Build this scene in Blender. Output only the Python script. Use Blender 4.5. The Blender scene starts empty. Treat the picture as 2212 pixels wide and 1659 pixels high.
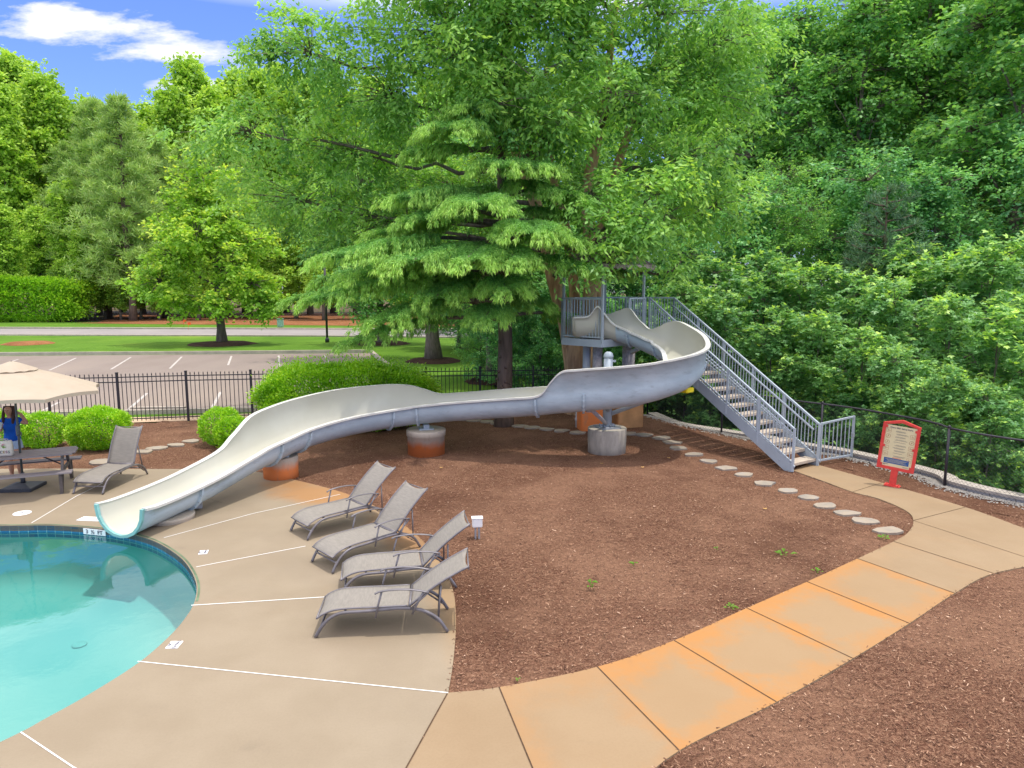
import bpy, bmesh, math, random
import numpy as np
from mathutils import Vector, Matrix
from mathutils.geometry import tessellate_polygon
R = math.radians
random.seed(7)
scene = bpy.context.scene
col = scene.collection
# ---------------------------------------------------------------- camera
CAM_H = 4.2; PITCH = R(7.9); FPX = 1534.6
cam_d = bpy.data.cameras.new('camera'); cam = bpy.data.objects.new('camera', cam_d); col.objects.link(cam)
cam_d.sensor_width = 36; cam_d.lens = FPX/2212*36; cam_d.clip_end = 1500; cam_d.clip_start = .1
cam.location = (0, 0, CAM_H); cam.rotation_euler = (R(90)-PITCH, 0, 0)
scene.camera = cam
# ---------------------------------------------------------------- sky, sun, exposure
SUN_DIR = Vector((0.22, -0.03, 0.97)).normalized()
sun_el = math.asin(SUN_DIR.z); sun_az = math.atan2(SUN_DIR.x, SUN_DIR.y)
world = bpy.data.worlds.new("World"); scene.world = world; world.use_nodes = True
def build_world():
    nt = world.node_tree; N = nt.nodes; Lk = nt.links; N.clear()
    out = N.new('ShaderNodeOutputWorld'); bg = N.new('ShaderNodeBackground'); bg.inputs[1].default_value = 0.15
    sky = N.new('ShaderNodeTexSky'); sky.sky_type = 'NISHITA'; sky.sun_disc = False
    sky.sun_elevation = sun_el; sky.sun_rotation = sun_az; sky.air_density = 1.0; sky.dust_density = .3; sky.ozone_density = 3.0
    tc = N.new('ShaderNodeTexCoord'); sep = N.new('ShaderNodeSeparateXYZ'); Lk.new(tc.outputs['Generated'], sep.inputs[0])
    def M(op, a, b=None, c=None):
        n = N.new('ShaderNodeMath'); n.operation = op
        for i, v in enumerate((a, b, c)):
            if v is None: continue
            if isinstance(v, (int, float)): n.inputs[i].default_value = v
            else: Lk.new(v, n.inputs[i])
        return n.outputs[0]
    x, y, z = sep.outputs
    ys = M('MAXIMUM', y, .05)
    a = M('DIVIDE', x, ys); b = M('DIVIDE', z, ys)
    cb = N.new('ShaderNodeCombineXYZ'); Lk.new(M('MULTIPLY', a, 1.0), cb.inputs[0]); Lk.new(M('MULTIPLY', b, 3.4), cb.inputs[1])
    no = N.new('ShaderNodeTexNoise'); no.inputs['Scale'].default_value = 7; no.inputs['Detail'].default_value = 9; no.inputs['Roughness'].default_value = .62
    Lk.new(cb.outputs[0], no.inputs['Vector'])
    nz = M('SUBTRACT', no.outputs[0], .5)
    def cloud(ca, cbv, ra, rb, tilt, amp, soft):
        da = M('SUBTRACT', a, ca); db = M('ADD', M('SUBTRACT', b, cbv), M('MULTIPLY', da, tilt))
        e = M('ADD', M('POWER', M('ABSOLUTE', M('DIVIDE', da, ra)), 2), M('POWER', M('ABSOLUTE', M('DIVIDE', db, rb)), 2))
        v = M('ADD', M('SUBTRACT', 1, e), M('MULTIPLY', nz, amp))
        r = M('DIVIDE', v, soft); n = M('MINIMUM', M('MAXIMUM', r, 0), 1)
        return n
    c1 = cloud(-.545, .332, .14, .032, .12, 6.5, 1.3)
    c2 = cloud(-.46, .316, .10, .022, .16, 6, 1.4)
    c3 = cloud(-.44, .268, .05, .010, 0, 6, 1.6)
    # scattered high cloud overhead (seen mirrored in the pool)
    sc = N.new('ShaderNodeVectorMath'); sc.operation = 'DIVIDE'
    zz = M('MAXIMUM', z, .08); cz = N.new('ShaderNodeCombineXYZ')
    for i in range(3): Lk.new(zz, cz.inputs[i])
    Lk.new(tc.outputs['Generated'], sc.inputs[0]); Lk.new(cz.outputs[0], sc.inputs[1])
    n2 = N.new('ShaderNodeTexNoise'); n2.inputs['Scale'].default_value = 1.1; n2.inputs['Detail'].default_value = 7; Lk.new(sc.outputs[0], n2.inputs['Vector'])
    c4 = M('MULTIPLY', M('MINIMUM', M('MAXIMUM', M('MULTIPLY', M('SUBTRACT', n2.outputs[0], .30), 4), 0), 1),
           M('MINIMUM', M('MAXIMUM', M('MULTIPLY', M('SUBTRACT', z, .325), 14), 0), .8))
    cl = M('MAXIMUM', M('MAXIMUM', c1, c2), c3)
    mix = N.new('ShaderNodeMix'); mix.data_type = 'RGBA'
    Lk.new(cl, mix.inputs[0]); 
    tint = N.new('ShaderNodeMix'); tint.data_type = 'RGBA'; tint.blend_type = 'MULTIPLY'; tint.inputs[0].default_value = 1
    Lk.new(sky.outputs[0], tint.inputs[6]); tint.inputs[7].default_value = SKYTINT
    Lk.new(tint.outputs[2], mix.inputs[6]); mix.inputs[7].default_value = (6.0, 5.9, 5.9, 1)
    mh = N.new('ShaderNodeMix'); mh.data_type = 'RGBA'; Lk.new(c4, mh.inputs[0]); Lk.new(mix.outputs[2], mh.inputs[6]); mh.inputs[7].default_value = (15.5, 14.8, 13.6, 1)
    Lk.new(mh.outputs[2], bg.inputs[0]); Lk.new(bg.outputs[0], out.inputs[0])
SKYTINT = (.64, .73, 1.12, 1)
build_world()
sl = bpy.data.lights.new('sun', 'SUN'); sl.energy = 2.25; sl.angle = R(1.0); sl.color = (1, .95, .87)
so = bpy.data.objects.new('sun', sl); col.objects.link(so)
so.rotation_euler = (-SUN_DIR).to_track_quat('-Z', 'Y').to_euler()
vs = scene.view_settings; vs.view_transform = 'Standard'; vs.look = 'None'; vs.gamma = 1; vs.exposure = .47
scene.cycles.max_bounces = 10; scene.cycles.transparent_max_bounces = 12; scene.cycles.diffuse_bounces = 6; scene.cycles.transmission_bounces = 6
scene.cycles.use_denoising = True
# ---------------------------------------------------------------- site survey helpers
def gz(x, y):
    "mulch mounds up a little towards the tower"
    return .2*math.exp(-(((x-3.4)/3.2)**2+((y-20.6)/1.9)**2))
_f = Vector((0, math.cos(PITCH), -math.sin(PITCH))); _u = Vector((0, math.sin(PITCH), math.cos(PITCH)))
def ray(u, v):
    return _f + _u*(-(v-829.5)/FPX) + Vector(((u-1106)/FPX, 0, 0))
def G(u, v, z=0, mound=True):
    d = ray(u, v); h = z
    for i in range(8):
        t = (h-CAM_H)/d.z; p = Vector((0, 0, CAM_H)) + d*t
        if not mound: break
        h = z+gz(p.x, p.y)
    return Vector((p.x, p.y, h))
def at(u, v, y):
    d = ray(u, v); return Vector((0, 0, CAM_H)) + d*(y/d.y)
def catmull(P, n=8, closed=False):
    P = [np.array(p, float) for p in P]; out = []
    m = len(P)
    rng = range(m) if closed else range(m-1)
    for i in rng:
        p0 = P[(i-1) % m] if closed or i > 0 else 2*P[0]-P[1]
        p1 = P[i]; p2 = P[(i+1) % m]
        p3 = P[(i+2) % m] if closed or i+2 < m else 2*P[-1]-P[-2]
        for k in range(n):
            t = k/n
            out.append(.5*((2*p1)+(-p0+p2)*t+(2*p0-5*p1+4*p2-p3)*t*t+(-p0+3*p1-3*p2+p3)*t**3))
    if not closed: out.append(P[-1])
    return out
# ---------------------------------------------------------------- tagging
def tag(o, label=None, cat=None, group=None, kind=None):
    if label: o['label'] = label
    if cat: o['category'] = cat
    if group: o['group'] = group
    if kind: o['kind'] = kind
    return o
def empty(name, loc=(0, 0, 0), rz=0, label=None, cat=None, group=None):
    o = bpy.data.objects.new(name, None); col.objects.link(o); o.location = loc; o.rotation_euler = (0, 0, rz)
    o.empty_display_size = .1
    return tag(o, label, cat, group)
def copy_tree(o, parent=None):
    c = o.copy(); col.objects.link(c); c.parent = parent
    for ch in list(o.children): copy_tree(ch, c)
    return c
ORD = ['first', 'second', 'third', 'fourth', 'fifth', 'sixth', 'seventh', 'eighth', 'ninth', 'tenth', 'eleventh', 'twelfth', 'thirteenth',
       'fourteenth', 'fifteenth', 'sixteenth', 'seventeenth', 'eighteenth', 'nineteenth', 'twentieth', 'twenty-first', 'twenty-second', 'twenty-third', 'twenty-fourth', 'twenty-fifth', 'twenty-sixth', 'twenty-seventh', 'twenty-eighth', 'twenty-ninth', 'thirtieth']
# ---------------------------------------------------------------- mesh builder
class MB:
    def __init__(s): s.v = []; s.f = []; s.m = []; s.s = []
    def add(s, vs, fs, mi=0, sm=False):
        b = len(s.v); s.v += [tuple(v) for v in vs]
        for f in fs: s.f.append([b+i for i in f]); s.m.append(mi); s.s.append(sm)
    def box(s, c, d, rot=None, mi=0, bev=0):
        c = Vector(c); hx, hy, hz = d[0]/2, d[1]/2, d[2]/2
        if bev:
            bm = bmesh.new(); bmesh.ops.create_cube(bm, size=1)
            bmesh.ops.scale(bm, vec=d, verts=bm.verts); bmesh.ops.bevel(bm, geom=bm.edges[:], offset=bev, segments=2, affect='EDGES')
            bm.verts.index_update()
            V = [v.co.copy() for v in bm.verts]; F = [[v.index for v in f.verts] for f in bm.faces]; bm.free()
        else:
            V = [Vector((x, y, z)) for x in (-hx, hx) for y in (-hy, hy) for z in (-hz, hz)]
            F = [(0, 1, 3, 2), (4, 6, 7, 5), (0, 4, 5, 1), (2, 3, 7, 6), (0, 2, 6, 4), (1, 5, 7, 3)]
        if rot is not None:
            rm = rot if isinstance(rot, Matrix) else Matrix.Rotation(rot, 3, 'Z')
            V = [rm @ v for v in V]
        s.add([v+c for v in V], F, mi)
    def beam(s, a, b, w, h, up=(0, 0, 1), mi=0):
        "rectangular bar from a to b"
        a = Vector(a); b = Vector(b); d = (b-a); L = d.length; d.normalize()
        sd = d.cross(Vector(up))
        if sd.length < 1e-4: sd = d.cross(Vector((0, 1, 0)))
        sd.normalize(); upv = sd.cross(d)
        rm = Matrix((d, sd, upv)).transposed()
        s.box((a+b)/2, (L, w, h), rm, mi)
    def tube(s, P, r, n=8, mi=0, caps=True, sm=True, flat=1):
        P = [Vector(p) for p in P]; m = len(P)
        rs = r if hasattr(r, '__len__') else [r]*m
        T = [(P[min(i+1, m-1)]-P[max(i-1, 0)]).normalized() for i in range(m)]
        ref = Vector((0, 0, 1)) if abs(T[0].z) < .9 else Vector((1, 0, 0))
        nrm = (ref - T[0]*ref.dot(T[0])).normalized(); V = []
        for i in range(m):
            nrm = (nrm - T[i]*nrm.dot(T[i]))
            if nrm.length < 1e-6: nrm = T[i].orthogonal()
            nrm.normalize(); bn = T[i].cross(nrm)
            for k in range(n):
                a = 2*math.pi*k/n; V.append(P[i]+(nrm*math.cos(a)*flat+bn*math.sin(a))*rs[i])
        F = [(i*n+k, i*n+(k+1) % n, (i+1)*n+(k+1) % n, (i+1)*n+k) for i in range(m-1) for k in range(n)]
        s.add(V, F, mi, sm)
        if caps:
            b = len(s.v)-len(V)
            s.f.append([b+k for k in range(n)][::-1]); s.m.append(mi); s.s.append(False)
            s.f.append([b+(m-1)*n+k for k in range(n)]); s.m.append(mi); s.s.append(False)
    def prism(s, pts, z0, z1, mi=0, mi_side=None):
        "vertical extrusion of a 2-D outline"
        n = len(pts); tri = tessellate_polygon([[Vector((p[0], p[1], 0)) for p in pts]])
        b = len(s.v)
        f0 = z0 if callable(z0) else (lambda x, y: z0); f1 = z1 if callable(z1) else (lambda x, y: z1)
        s.v += [(p[0], p[1], f0(p[0], p[1])) for p in pts]+[(p[0], p[1], f1(p[0], p[1])) for p in pts]
        area = sum(pts[i][0]*pts[(i+1) % n][1]-pts[(i+1) % n][0]*pts[i][1] for i in range(n))
        for t in tri:
            t = list(t)
            a = (Vector(pts[t[1]][:2])-Vector(pts[t[0]][:2])); c = (Vector(pts[t[2]][:2])-Vector(pts[t[0]][:2]))
            if a.x*c.y-a.y*c.x < 0: t = t[::-1]
            s.f.append([b+n+i for i in t]); s.m.append(mi); s.s.append(False)
            s.f.append([b+i for i in t[::-1]]); s.m.append(mi); s.s.append(False)
        ms = mi if mi_side is None else mi_side
        for i in range(n):
            j = (i+1) % n
            q = [b+i, b+j, b+n+j, b+n+i] if area > 0 else [b+j, b+i, b+n+i, b+n+j]
            s.f.append(q); s.m.append(ms); s.s.append(False)
    def lathe(s, prof, n=16, c=(0, 0, 0), mi=0, sm=True):
        V = []; m = len(prof)
        for r, z in prof:
            for k in range(n):
                a = 2*math.pi*k/n; V.append((c[0]+r*math.cos(a), c[1]+r*math.sin(a), c[2]+z))
        F = [(i*n+k, i*n+(k+1) % n, (i+1)*n+(k+1) % n, (i+1)*n+k) for i in range(m-1) for k in range(n)]
        s.add(V, F, mi, sm)
        b = len(s.v)-len(V)
        s.f.append([b+k for k in range(n)][::-1]); s.m.append(mi); s.s.append(False)
        s.f.append([b+(m-1)*n+k for k in range(n)]); s.m.append(mi); s.s.append(False)
    def build(s, name, mats, parent=None):
        me = bpy.data.meshes.new(name); me.from_pydata(s.v, [], s.f)
        for m in (mats if isinstance(mats, (list, tuple)) else [mats]): me.materials.append(m)
        me.polygons.foreach_set('material_index', s.m); me.polygons.foreach_set('use_smooth', s.s); me.update()
        o = bpy.data.objects.new(name, me); col.objects.link(o); o.parent = parent
        return o
def struct(o): o['kind'] = 'structure'; return o
def text_mesh(txt, size, M, mat, name, parent=None, depth=.002, bold=0, align='CENTER'):
    cu = bpy.data.curves.new('t', 'FONT'); cu.body = txt; cu.size = size; cu.align_x = align; cu.align_y = 'CENTER'; cu.extrude = depth; cu.offset = bold
    ob = bpy.data.objects.new('t', cu); col.objects.link(ob)
    dg = bpy.context.evaluated_depsgraph_get(); dg.update()
    me = bpy.data.meshes.new_from_object(ob.evaluated_get(dg)); bpy.data.objects.remove(ob); bpy.data.curves.remove(cu)
    me.transform(M); me.materials.clear(); me.materials.append(mat)
    me.name = name
    o = bpy.data.objects.new(name, me); col.objects.link(o); o.parent = parent
    return o
# ---------------------------------------------------------------- materials
def srgb(h):
    if isinstance(h, str): c = [int(h[i:i+2], 16)/255 for i in (0, 2, 4)]
    else: c = [x/255 for x in h]
    return tuple((x/12.92 if x < .04045 else ((x+.055)/1.055)**2.4) for x in c)+(1,)
class Mat:
    def __init__(s, name, rough=.6, spec=.4, metal=0):
        s.m = bpy.data.materials.new(name); s.m.use_nodes = True; s.nt = s.m.node_tree; s.N = s.nt.nodes; s.L = s.nt.links
        s.b = s.N['Principled BSDF']; s.out = s.N['Material Output']
        s.b.inputs['Roughness'].default_value = rough; s.b.inputs['Specular IOR Level'].default_value = spec; s.b.inputs['Metallic'].default_value = metal
        s.tc = s.N.new('ShaderNodeTexCoord')
        s._pos = None
    def pos(s, local=False):
        if local: return s.tc.outputs['Object']
        if s._pos is None: s._pos = s.N.new('ShaderNodeNewGeometry')
        return s._pos.outputs['Position']
    def math(s, op, a, b=None, c=None):
        n = s.N.new('ShaderNodeMath'); n.operation = op
        for i, v in enumerate((a, b, c)):
            if v is None: continue
            if isinstance(v, (int, float)): n.inputs[i].default_value = v
            else: s.L.new(v, n.inputs[i])
        return n.outputs[0]
    def noise(s, scale, detail=4, rough=.55, vec=None, stretch=None, dist=0, w=0):
        n = s.N.new('ShaderNodeTexNoise'); n.inputs['Scale'].default_value = scale; n.inputs['Detail'].default_value = detail; n.inputs['Roughness'].default_value = rough; n.inputs['Distortion'].default_value = dist
        v = vec if vec is not None else s.pos()
        if stretch or w:
            mp = s.N.new('ShaderNodeMapping'); mp.inputs['Scale'].default_value = stretch or (1, 1, 1); mp.inputs['Location'].default_value = (w, w*.7, w*.3); s.L.new(v, mp.inputs[0]); v = mp.outputs[0]
        s.L.new(v, n.inputs['Vector']); return n.outputs[0]
    def ramp(s, fac, stops, mode='LINEAR'):
        n = s.N.new('ShaderNodeValToRGB'); e = n.color_ramp.elements; n.color_ramp.interpolation = mode
        while len(e) > 1: e.remove(e[-1])
        e[0].position = stops[0][0]; e[0].color = stops[0][1]
        for p, c in stops[1:]:
            q = e.new(p); q.color = c
        s.L.new(fac, n.inputs[0]); return n.outputs[0]
    def mix(s, fac, a, b, mode='MIX'):
        n = s.N.new('ShaderNodeMix'); n.data_type = 'RGBA'; n.blend_type = mode
        for i, v in ((0, fac), (6, a), (7, b)):
            if isinstance(v, (int, float)): n.inputs[i].default_value = v
            elif isinstance(v, tuple): n.inputs[i].default_value = v
            else: s.L.new(v, n.inputs[i])
        return n.outputs[2]
    def step(s, v, a, b):
        n = s.N.new('ShaderNodeMapRange'); n.inputs[1].default_value = a; n.inputs[2].default_value = b; n.interpolation_type = 'SMOOTHSTEP'; s.L.new(v, n.inputs[0]); return n.outputs[0]
    def color(s, c):
        if isinstance(c, tuple): s.b.inputs['Base Color'].default_value = c
        else: s.L.new(c, s.b.inputs['Base Color'])
        return s
    def bump(s, h, strength=.3, dist=.01):
        n = s.N.new('ShaderNodeBump'); n.inputs['Strength'].default_value = strength; n.inputs['Distance'].default_value = dist; s.L.new(h, n.inputs['Height']); s.L.new(n.outputs[0], s.b.inputs['Normal']); return s
    def attr(s, name):
        n = s.N.new('ShaderNodeAttribute'); n.attribute_name = name; return n
def rgb(r, g, b): return (r, g, b, 1)
def simple(name, c, rough=.6, spec=.4, metal=0, var=.15, scale=6, bump=0, bscale=60):
    m = Mat(name, rough, spec, metal)
    n = m.noise(scale, 5)
    lo = tuple(x*(1-var) for x in c[:3])+(1,); hi = tuple(min(1, x*(1+var)) for x in c[:3])+(1,)
    m.color(m.ramp(n, [(.3, lo), (.7, hi)]))
    if bump: m.bump(m.noise(bscale, 3), bump, .01)
    return m.m
def leafmat(name, lo, mid, hi, trans=.4, tip=None, rough=.5, spec=.3):
    m = Mat(name, rough, spec); a = m.attr('tint').outputs['Fac']
    c = m.ramp(a, [(0, lo), (.5, mid), (1, hi)])
    c = m.mix(m.step(m.noise(.45, 3), .3, .75), c, m.mix(.5, c, hi))
    if tip: c = m.mix(m.attr('tip').outputs['Fac'], c, tip)
    m.color(c)
    t = m.N.new('ShaderNodeBsdfTranslucent'); 
    tc = m.mix(1.0, c, rgb(1.35, 1.3, .75), 'MULTIPLY'); m.L.new(tc, t.inputs[0])
    mx = m.N.new('ShaderNodeMixShader'); mx.inputs[0].default_value = trans
    m.L.new(m.b.outputs[0], mx.inputs[1]); m.L.new(t.outputs[0], mx.inputs[2]); m.L.new(mx.outputs[0], m.out.inputs[0])
    return m.m
def barkmat(name, a, b, sc=9):
    m = Mat(name, .9, .1)
    n = m.noise(sc, 6, .65, vec=m.pos(True), stretch=(1, 1, .18), dist=.4)
    n2 = m.noise(1.5, 3, vec=m.pos(True))
    c = m.ramp(n, [(.32, a), (.62, b)])
    c = m.mix(m.math('MULTIPLY', n2, .5), c, rgb(a[0]*1.6+.02, a[1]*1.7+.025, a[2]*1.5+.02))
    m.color(c); m.bump(n, .9, .04)
    return m.m
def concrete(name, c1, c2, stain=None):
    m = Mat(name, .85, .2)
    n = m.noise(.9, 6, .6); n2 = m.noise(40, 4, .7)
    c = m.mix(m.step(n, .3, .72), c1, c2)
    c = m.mix(m.math('MULTIPLY', m.step(n2, .35, .75), .18), c, rgb(c1[0]*.7, c1[1]*.68, c1[2]*.66))
    return m, c, n2
M = {}
# deck, stained near the slide footing
m, c, n2 = concrete('deck_concrete', rgb(.262, .208, .144), rgb(.298, .24, .17))
p = m.N.new('ShaderNodeSeparateXYZ'); m.L.new(m.pos(), p.inputs[0])
def blob(m, p, cx, cy, rx, ry, rot=0, amp=.5, sc=1.2):
    ca, sa = math.cos(rot), math.sin(rot)
    dx = m.math('SUBTRACT', p.outputs[0], cx); dy = m.math('SUBTRACT', p.outputs[1], cy)
    ex = m.math('DIVIDE', m.math('ADD', m.math('MULTIPLY', dx, ca), m.math('MULTIPLY', dy, sa)), rx)
    ey = m.math('DIVIDE', m.math('SUBTRACT', m.math('MULTIPLY', dy, ca), m.math('MULTIPLY', dx, sa)), ry)
    r = m.math('SQRT', m.math('ADD', m.math('POWER', ex, 2), m.math('POWER', ey, 2)))
    r = m.math('ADD', r, m.math('MULTIPLY', m.math('SUBTRACT', m.noise(sc, 4, .6), .5), amp*2))
    return m.step(r, 1.15, .35)
s1 = blob(m, p, -3.9, 14.0, 2.1, .75, R(-35), .6); s2 = blob(m, p, -.75, 9.3, .5, 2.6, R(12), .5)
s4 = blob(m, p, -1.6, 11.6, .7, 1.9, R(32), .5)
s3 = m.math('MULTIPLY', m.step(m.noise(.7, 5, .6), .56, .75), .35)
c = m.mix(m.math('MULTIPLY', m.math('MAXIMUM', s1, s4), .75), c, rgb(.36, .175, .06))
c = m.mix(m.math('MULTIPLY', s2, .45), c, rgb(.38, .22, .09))
c = m.mix(s3, c, rgb(.27, .19, .12))
c = m.mix(m.math('MULTIPLY', m.step(m.noise(1.7, 6, .65, w=5), .6, .82), .35), c, rgb(.17, .135, .10))
c = m.mix(m.math('MULTIPLY', m.step(m.noise(.45, 4, .6, w=17), .5, .72), .25), c, rgb(.20, .16, .12))
m.color(c); m.bump(n2, .12, .004); M['deck'] = m.m
# path slabs with rust-coloured soil stain along joints and edge
m, c, n2 = concrete('path_concrete', rgb(.275, .193, .115), rgb(.305, .22, .135))
uv = m.N.new('ShaderNodeUVMap'); uv.uv_map = 'slab'; s = m.N.new('ShaderNodeSeparateXYZ'); m.L.new(uv.outputs[0], s.inputs[0])
am = m.attr('stain').outputs['Fac']
nn = m.math('ADD', m.math('MULTIPLY', m.math('SUBTRACT', m.noise(1.1, 6, .68), .5), .95), m.math('MULTIPLY', m.math('SUBTRACT', m.noise(7, 5, .7), .5), .25))
jx = m.math('ABSOLUTE', m.math('SUBTRACT', s.outputs[0], .5))
e1 = m.step(m.math('ADD', jx, nn), .26, .52)
e2 = m.step(m.math('ADD', s.outputs[1], m.math('MULTIPLY', nn, .9)), .34, .02)
e3 = m.math('MULTIPLY', m.step(m.math('ADD', s.outputs[1], nn), .75, 1.0), .6)
st = m.math('MULTIPLY', m.math('MAXIMUM', m.math('MAXIMUM', e1, e2), e3), m.math('MULTIPLY', am, .8))
c = m.mix(m.math('MULTIPLY', am, .45), c, rgb(.345, .215, .105))
c = m.mix(st, c, rgb(.42, .19, .055))
c = m.mix(m.math('MULTIPLY', m.step(m.noise(2.4, 6, .65, w=9), .6, .8), .2), c, rgb(.19, .14, .09))
m.color(c); m.bump(n2, .12, .004); M['path'] = m.m
def mulch_like(name, dark, mid, light, sc=1.0):
    m = Mat(name, .95, .1)
    wv = m.noise(3*sc, 3); 
    v = m.N.new('ShaderNodeTexVoronoi'); v.inputs['Scale'].default_value = 26*sc; v.inputs['Randomness'].default_value = 1
    mp = m.N.new('ShaderNodeMapping'); mp.inputs['Scale'].default_value = (1, 2.6, 1); m.L.new(m.pos(), mp.inputs[0])
    ad = m.N.new('ShaderNodeVectorMath'); ad.operation = 'ADD'; nz = m.N.new('ShaderNodeTexNoise'); nz.inputs['Scale'].default_value = 5; m.L.new(m.pos(), nz.inputs['Vector'])
    m.L.new(mp.outputs[0], ad.inputs[0]); m.L.new(nz.outputs['Color'], ad.inputs[1]); m.L.new(ad.outputs[0], v.inputs['Vector'])
    sp = m.N.new('ShaderNodeSeparateColor'); m.L.new(v.outputs['Color'], sp.inputs[0])
    c = m.ramp(sp.outputs[0], [(0, dark), (.55, mid), (1, light)])
    f = m.noise(90*sc, 3, .7); c = m.mix(m.step(f, .35, .65), m.mix(.5, c, dark), c)
    big = m.noise(.55, 5); c = m.mix(m.math('MULTIPLY', m.step(big, .42, .62), .5), c, m.mix(.5, mid, light)); c = m.mix(m.math('MULTIPLY', m.step(m.noise(.33, 5, .6, w=8), .5, .66), .55), c, dark)
    m.color(c); m.bump(m.math('ADD', v.outputs['Distance'], f), .8, .025)
    return m.m
M['mulch'] = mulch_like('bark_mulch', rgb(.095, .041, .025), rgb(.24, .12, .074), rgb(.39, .225, .14))
M['mulch_dark'] = mulch_like('dark_mulch', rgb(.035, .02, .015), rgb(.07, .04, .03), rgb(.12, .07, .05))
M['straw'] = mulch_like('pine_straw', rgb(.18, .07, .03), rgb(.30, .12, .05), rgb(.38, .19, .09), .3)
m = Mat('chip', .9, .15); a = m.attr('tint').outputs['Fac']
m.color(m.ramp(a, [(0, rgb(.045, .02, .014)), (.4, rgb(.18, .09, .058)), (.8, rgb(.38, .225, .14)), (1, rgb(.72, .50, .36))])); M['chip'] = m.m
m = Mat('grass', .95, .1)
c = m.ramp(m.noise(.25, 5), [(.3, rgb(.085, .18, .018)), (.7, rgb(.15, .275, .03))]); c = m.mix(m.step(m.noise(14, 4, .7), .35, .7), m.mix(.5, c, rgb(.04, .11, .01)), c)
c = m.mix(m.step(m.noise(.06, 3), .55, .75), c, rgb(.2, .29, .04)); m.color(c); m.bump(m.noise(40, 3), .5, .05); M['grass'] = m.m
m = Mat('forest_floor', .95, .1); m.color(m.ramp(m.noise(1.2, 6, .65), [(.3, rgb(.04, .035, .015)), (.55, rgb(.11, .075, .04)), (.75, rgb(.06, .10, .025))])); m.bump(m.noise(12, 4), .6, .06); M['forest'] = m.m
m = Mat('asphalt', .9, .2)
c = m.ramp(m.noise(.18, 6, .6, stretch=(1, .35, 1)), [(.3, rgb(.20, .155, .13)), (.5, rgb(.24, .195, .17)), (.75, rgb(.30, .24, .195))])
c = m.mix(m.math('MULTIPLY', m.step(m.noise(30, 4, .7), .4, .7), .3), c, rgb(.15, .12, .11)); m.color(c); m.bump(m.noise(80, 2), .2, .01); M['asphalt'] = m.m
m = Mat('road_asphalt', .9, .2); m.color(m.ramp(m.noise(.3, 5), [(.3, rgb(.25, .225, .22)), (.7, rgb(.30, .27, .26))])); M['road'] = m.m
M['sidewalk'] = simple('sidewalk_concrete', rgb(.55, .39, .26), .9, .2, var=.12, scale=1)
M['curb'] = simple('curb_concrete', rgb(.42, .36, .30), .9, .2, var=.2, scale=2, bump=.2)
M['line'] = simple('road_paint', rgb(.44, .40, .37), .8, .2, var=.3, scale=9)
M['white'] = simple('white_paint', rgb(.82, .82, .82), .5, .4, var=.03)
M['joint_white'] = simple('white_joint', rgb(.80, .78, .76), .6, .3, var=.05)
M['joint_dark'] = simple('saw_joint', rgb(.09, .055, .035), .9, .1, var=.3, scale=20)
M['black_metal'] = simple('black_fence_metal', rgb(.028, .024, .034), .45, .5, var=.2)
m = Mat('grey_blue_metal', .5, .4, 0)
c = m.mix(m.math('MULTIPLY', m.step(m.noise(4, 5, .6), .4, .75), .3), rgb(.38, .43, .48), rgb(.27, .31, .345))
m.color(c); M['tower'] = m.m
M['rust_post'] = simple('chalky_post_paint', rgb(.45, .42, .42), .8, .2, var=.25, scale=14)
m = Mat('flume_gelcoat', .32, .45)
c = m.mix(m.step(m.noise(.6, 4), .35, .75), rgb(.50, .485, .405), rgb(.56, .55, .48)); c = m.mix(m.math('MULTIPLY', m.step(m.noise(5, 6, .65), .52, .8), .25), c, rgb(.50, .48, .38)); m.color(c); M['flume_in'] = m.m
m = Mat('flume_outside', .62, .3)
c = m.mix(m.step(m.noise(1.1, 6, .62, stretch=(1, 1, 2.5)), .3, .7), rgb(.38, .475, .54), rgb(.50, .60, .665))
c = m.mix(m.math('MULTIPLY', m.step(m.noise(6, 6, .7, stretch=(.5, .5, 2)), .52, .75), .45), c, rgb(.22, .24, .27))
c = m.mix(m.math('MULTIPLY', m.step(m.noise(1.8, 5, .7, w=4), .58, .78), .35), c, rgb(.45, .40, .30))
m.color(c); m.bump(m.noise(25, 3), .1, .01); M['flume_out'] = m.m
M['flume_rim'] = simple('flume_rim', rgb(.58, .57, .53), .5, .4, var=.08, scale=5)
M['teal'] = simple('teal_trim', rgb(.22, .44, .42), .5, .4, var=.1)
M['galv'] = simple('galvanised', rgb(.34, .36, .39), .5, .5, .2, var=.25, scale=9)
M['yellow'] = simple('yellow_pad', rgb(.75, .62, .02), .5, .4, var=.1)
m, c, n2 = concrete('footing_concrete', rgb(.40, .36, .30), rgb(.50, .45, .38))
vn = m.N.new('ShaderNodeTexNoise'); 
st = m.step(m.noise(3.5, 6, .65, stretch=(1.6, 1.6, .5)), .42, .62); c = m.mix(m.math('MULTIPLY', st, .45), c, rgb(.24, .22, .19)); m.color(c); m.bump(n2, .4, .01); M['footing'] = m.m
def stained_footing(name, zt, side=0):
    m, c, n2 = concrete(name, rgb(.42, .37, .30), rgb(.52, .45, .37))
    sp = m.N.new('ShaderNodeSeparateXYZ'); m.L.new(m.pos(True), sp.inputs[0])
    h = m.math('ADD', sp.outputs[2], m.math('MULTIPLY', m.math('SUBTRACT', m.noise(2.2, 5, .6, vec=m.pos(True)), .5), .35))
    a = m.step(h, zt, zt-.22)
    c = m.mix(a, c, rgb(.66, .20, .06))
    c = m.mix(m.math('MULTIPLY', m.step(m.noise(5, 6, .7, vec=m.pos(True), stretch=(1, 1, .4)), .55, .7), .4), c, rgb(.25, .2, .15))
    m.color(c); m.bump(n2, .3, .01); return m.m
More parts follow.
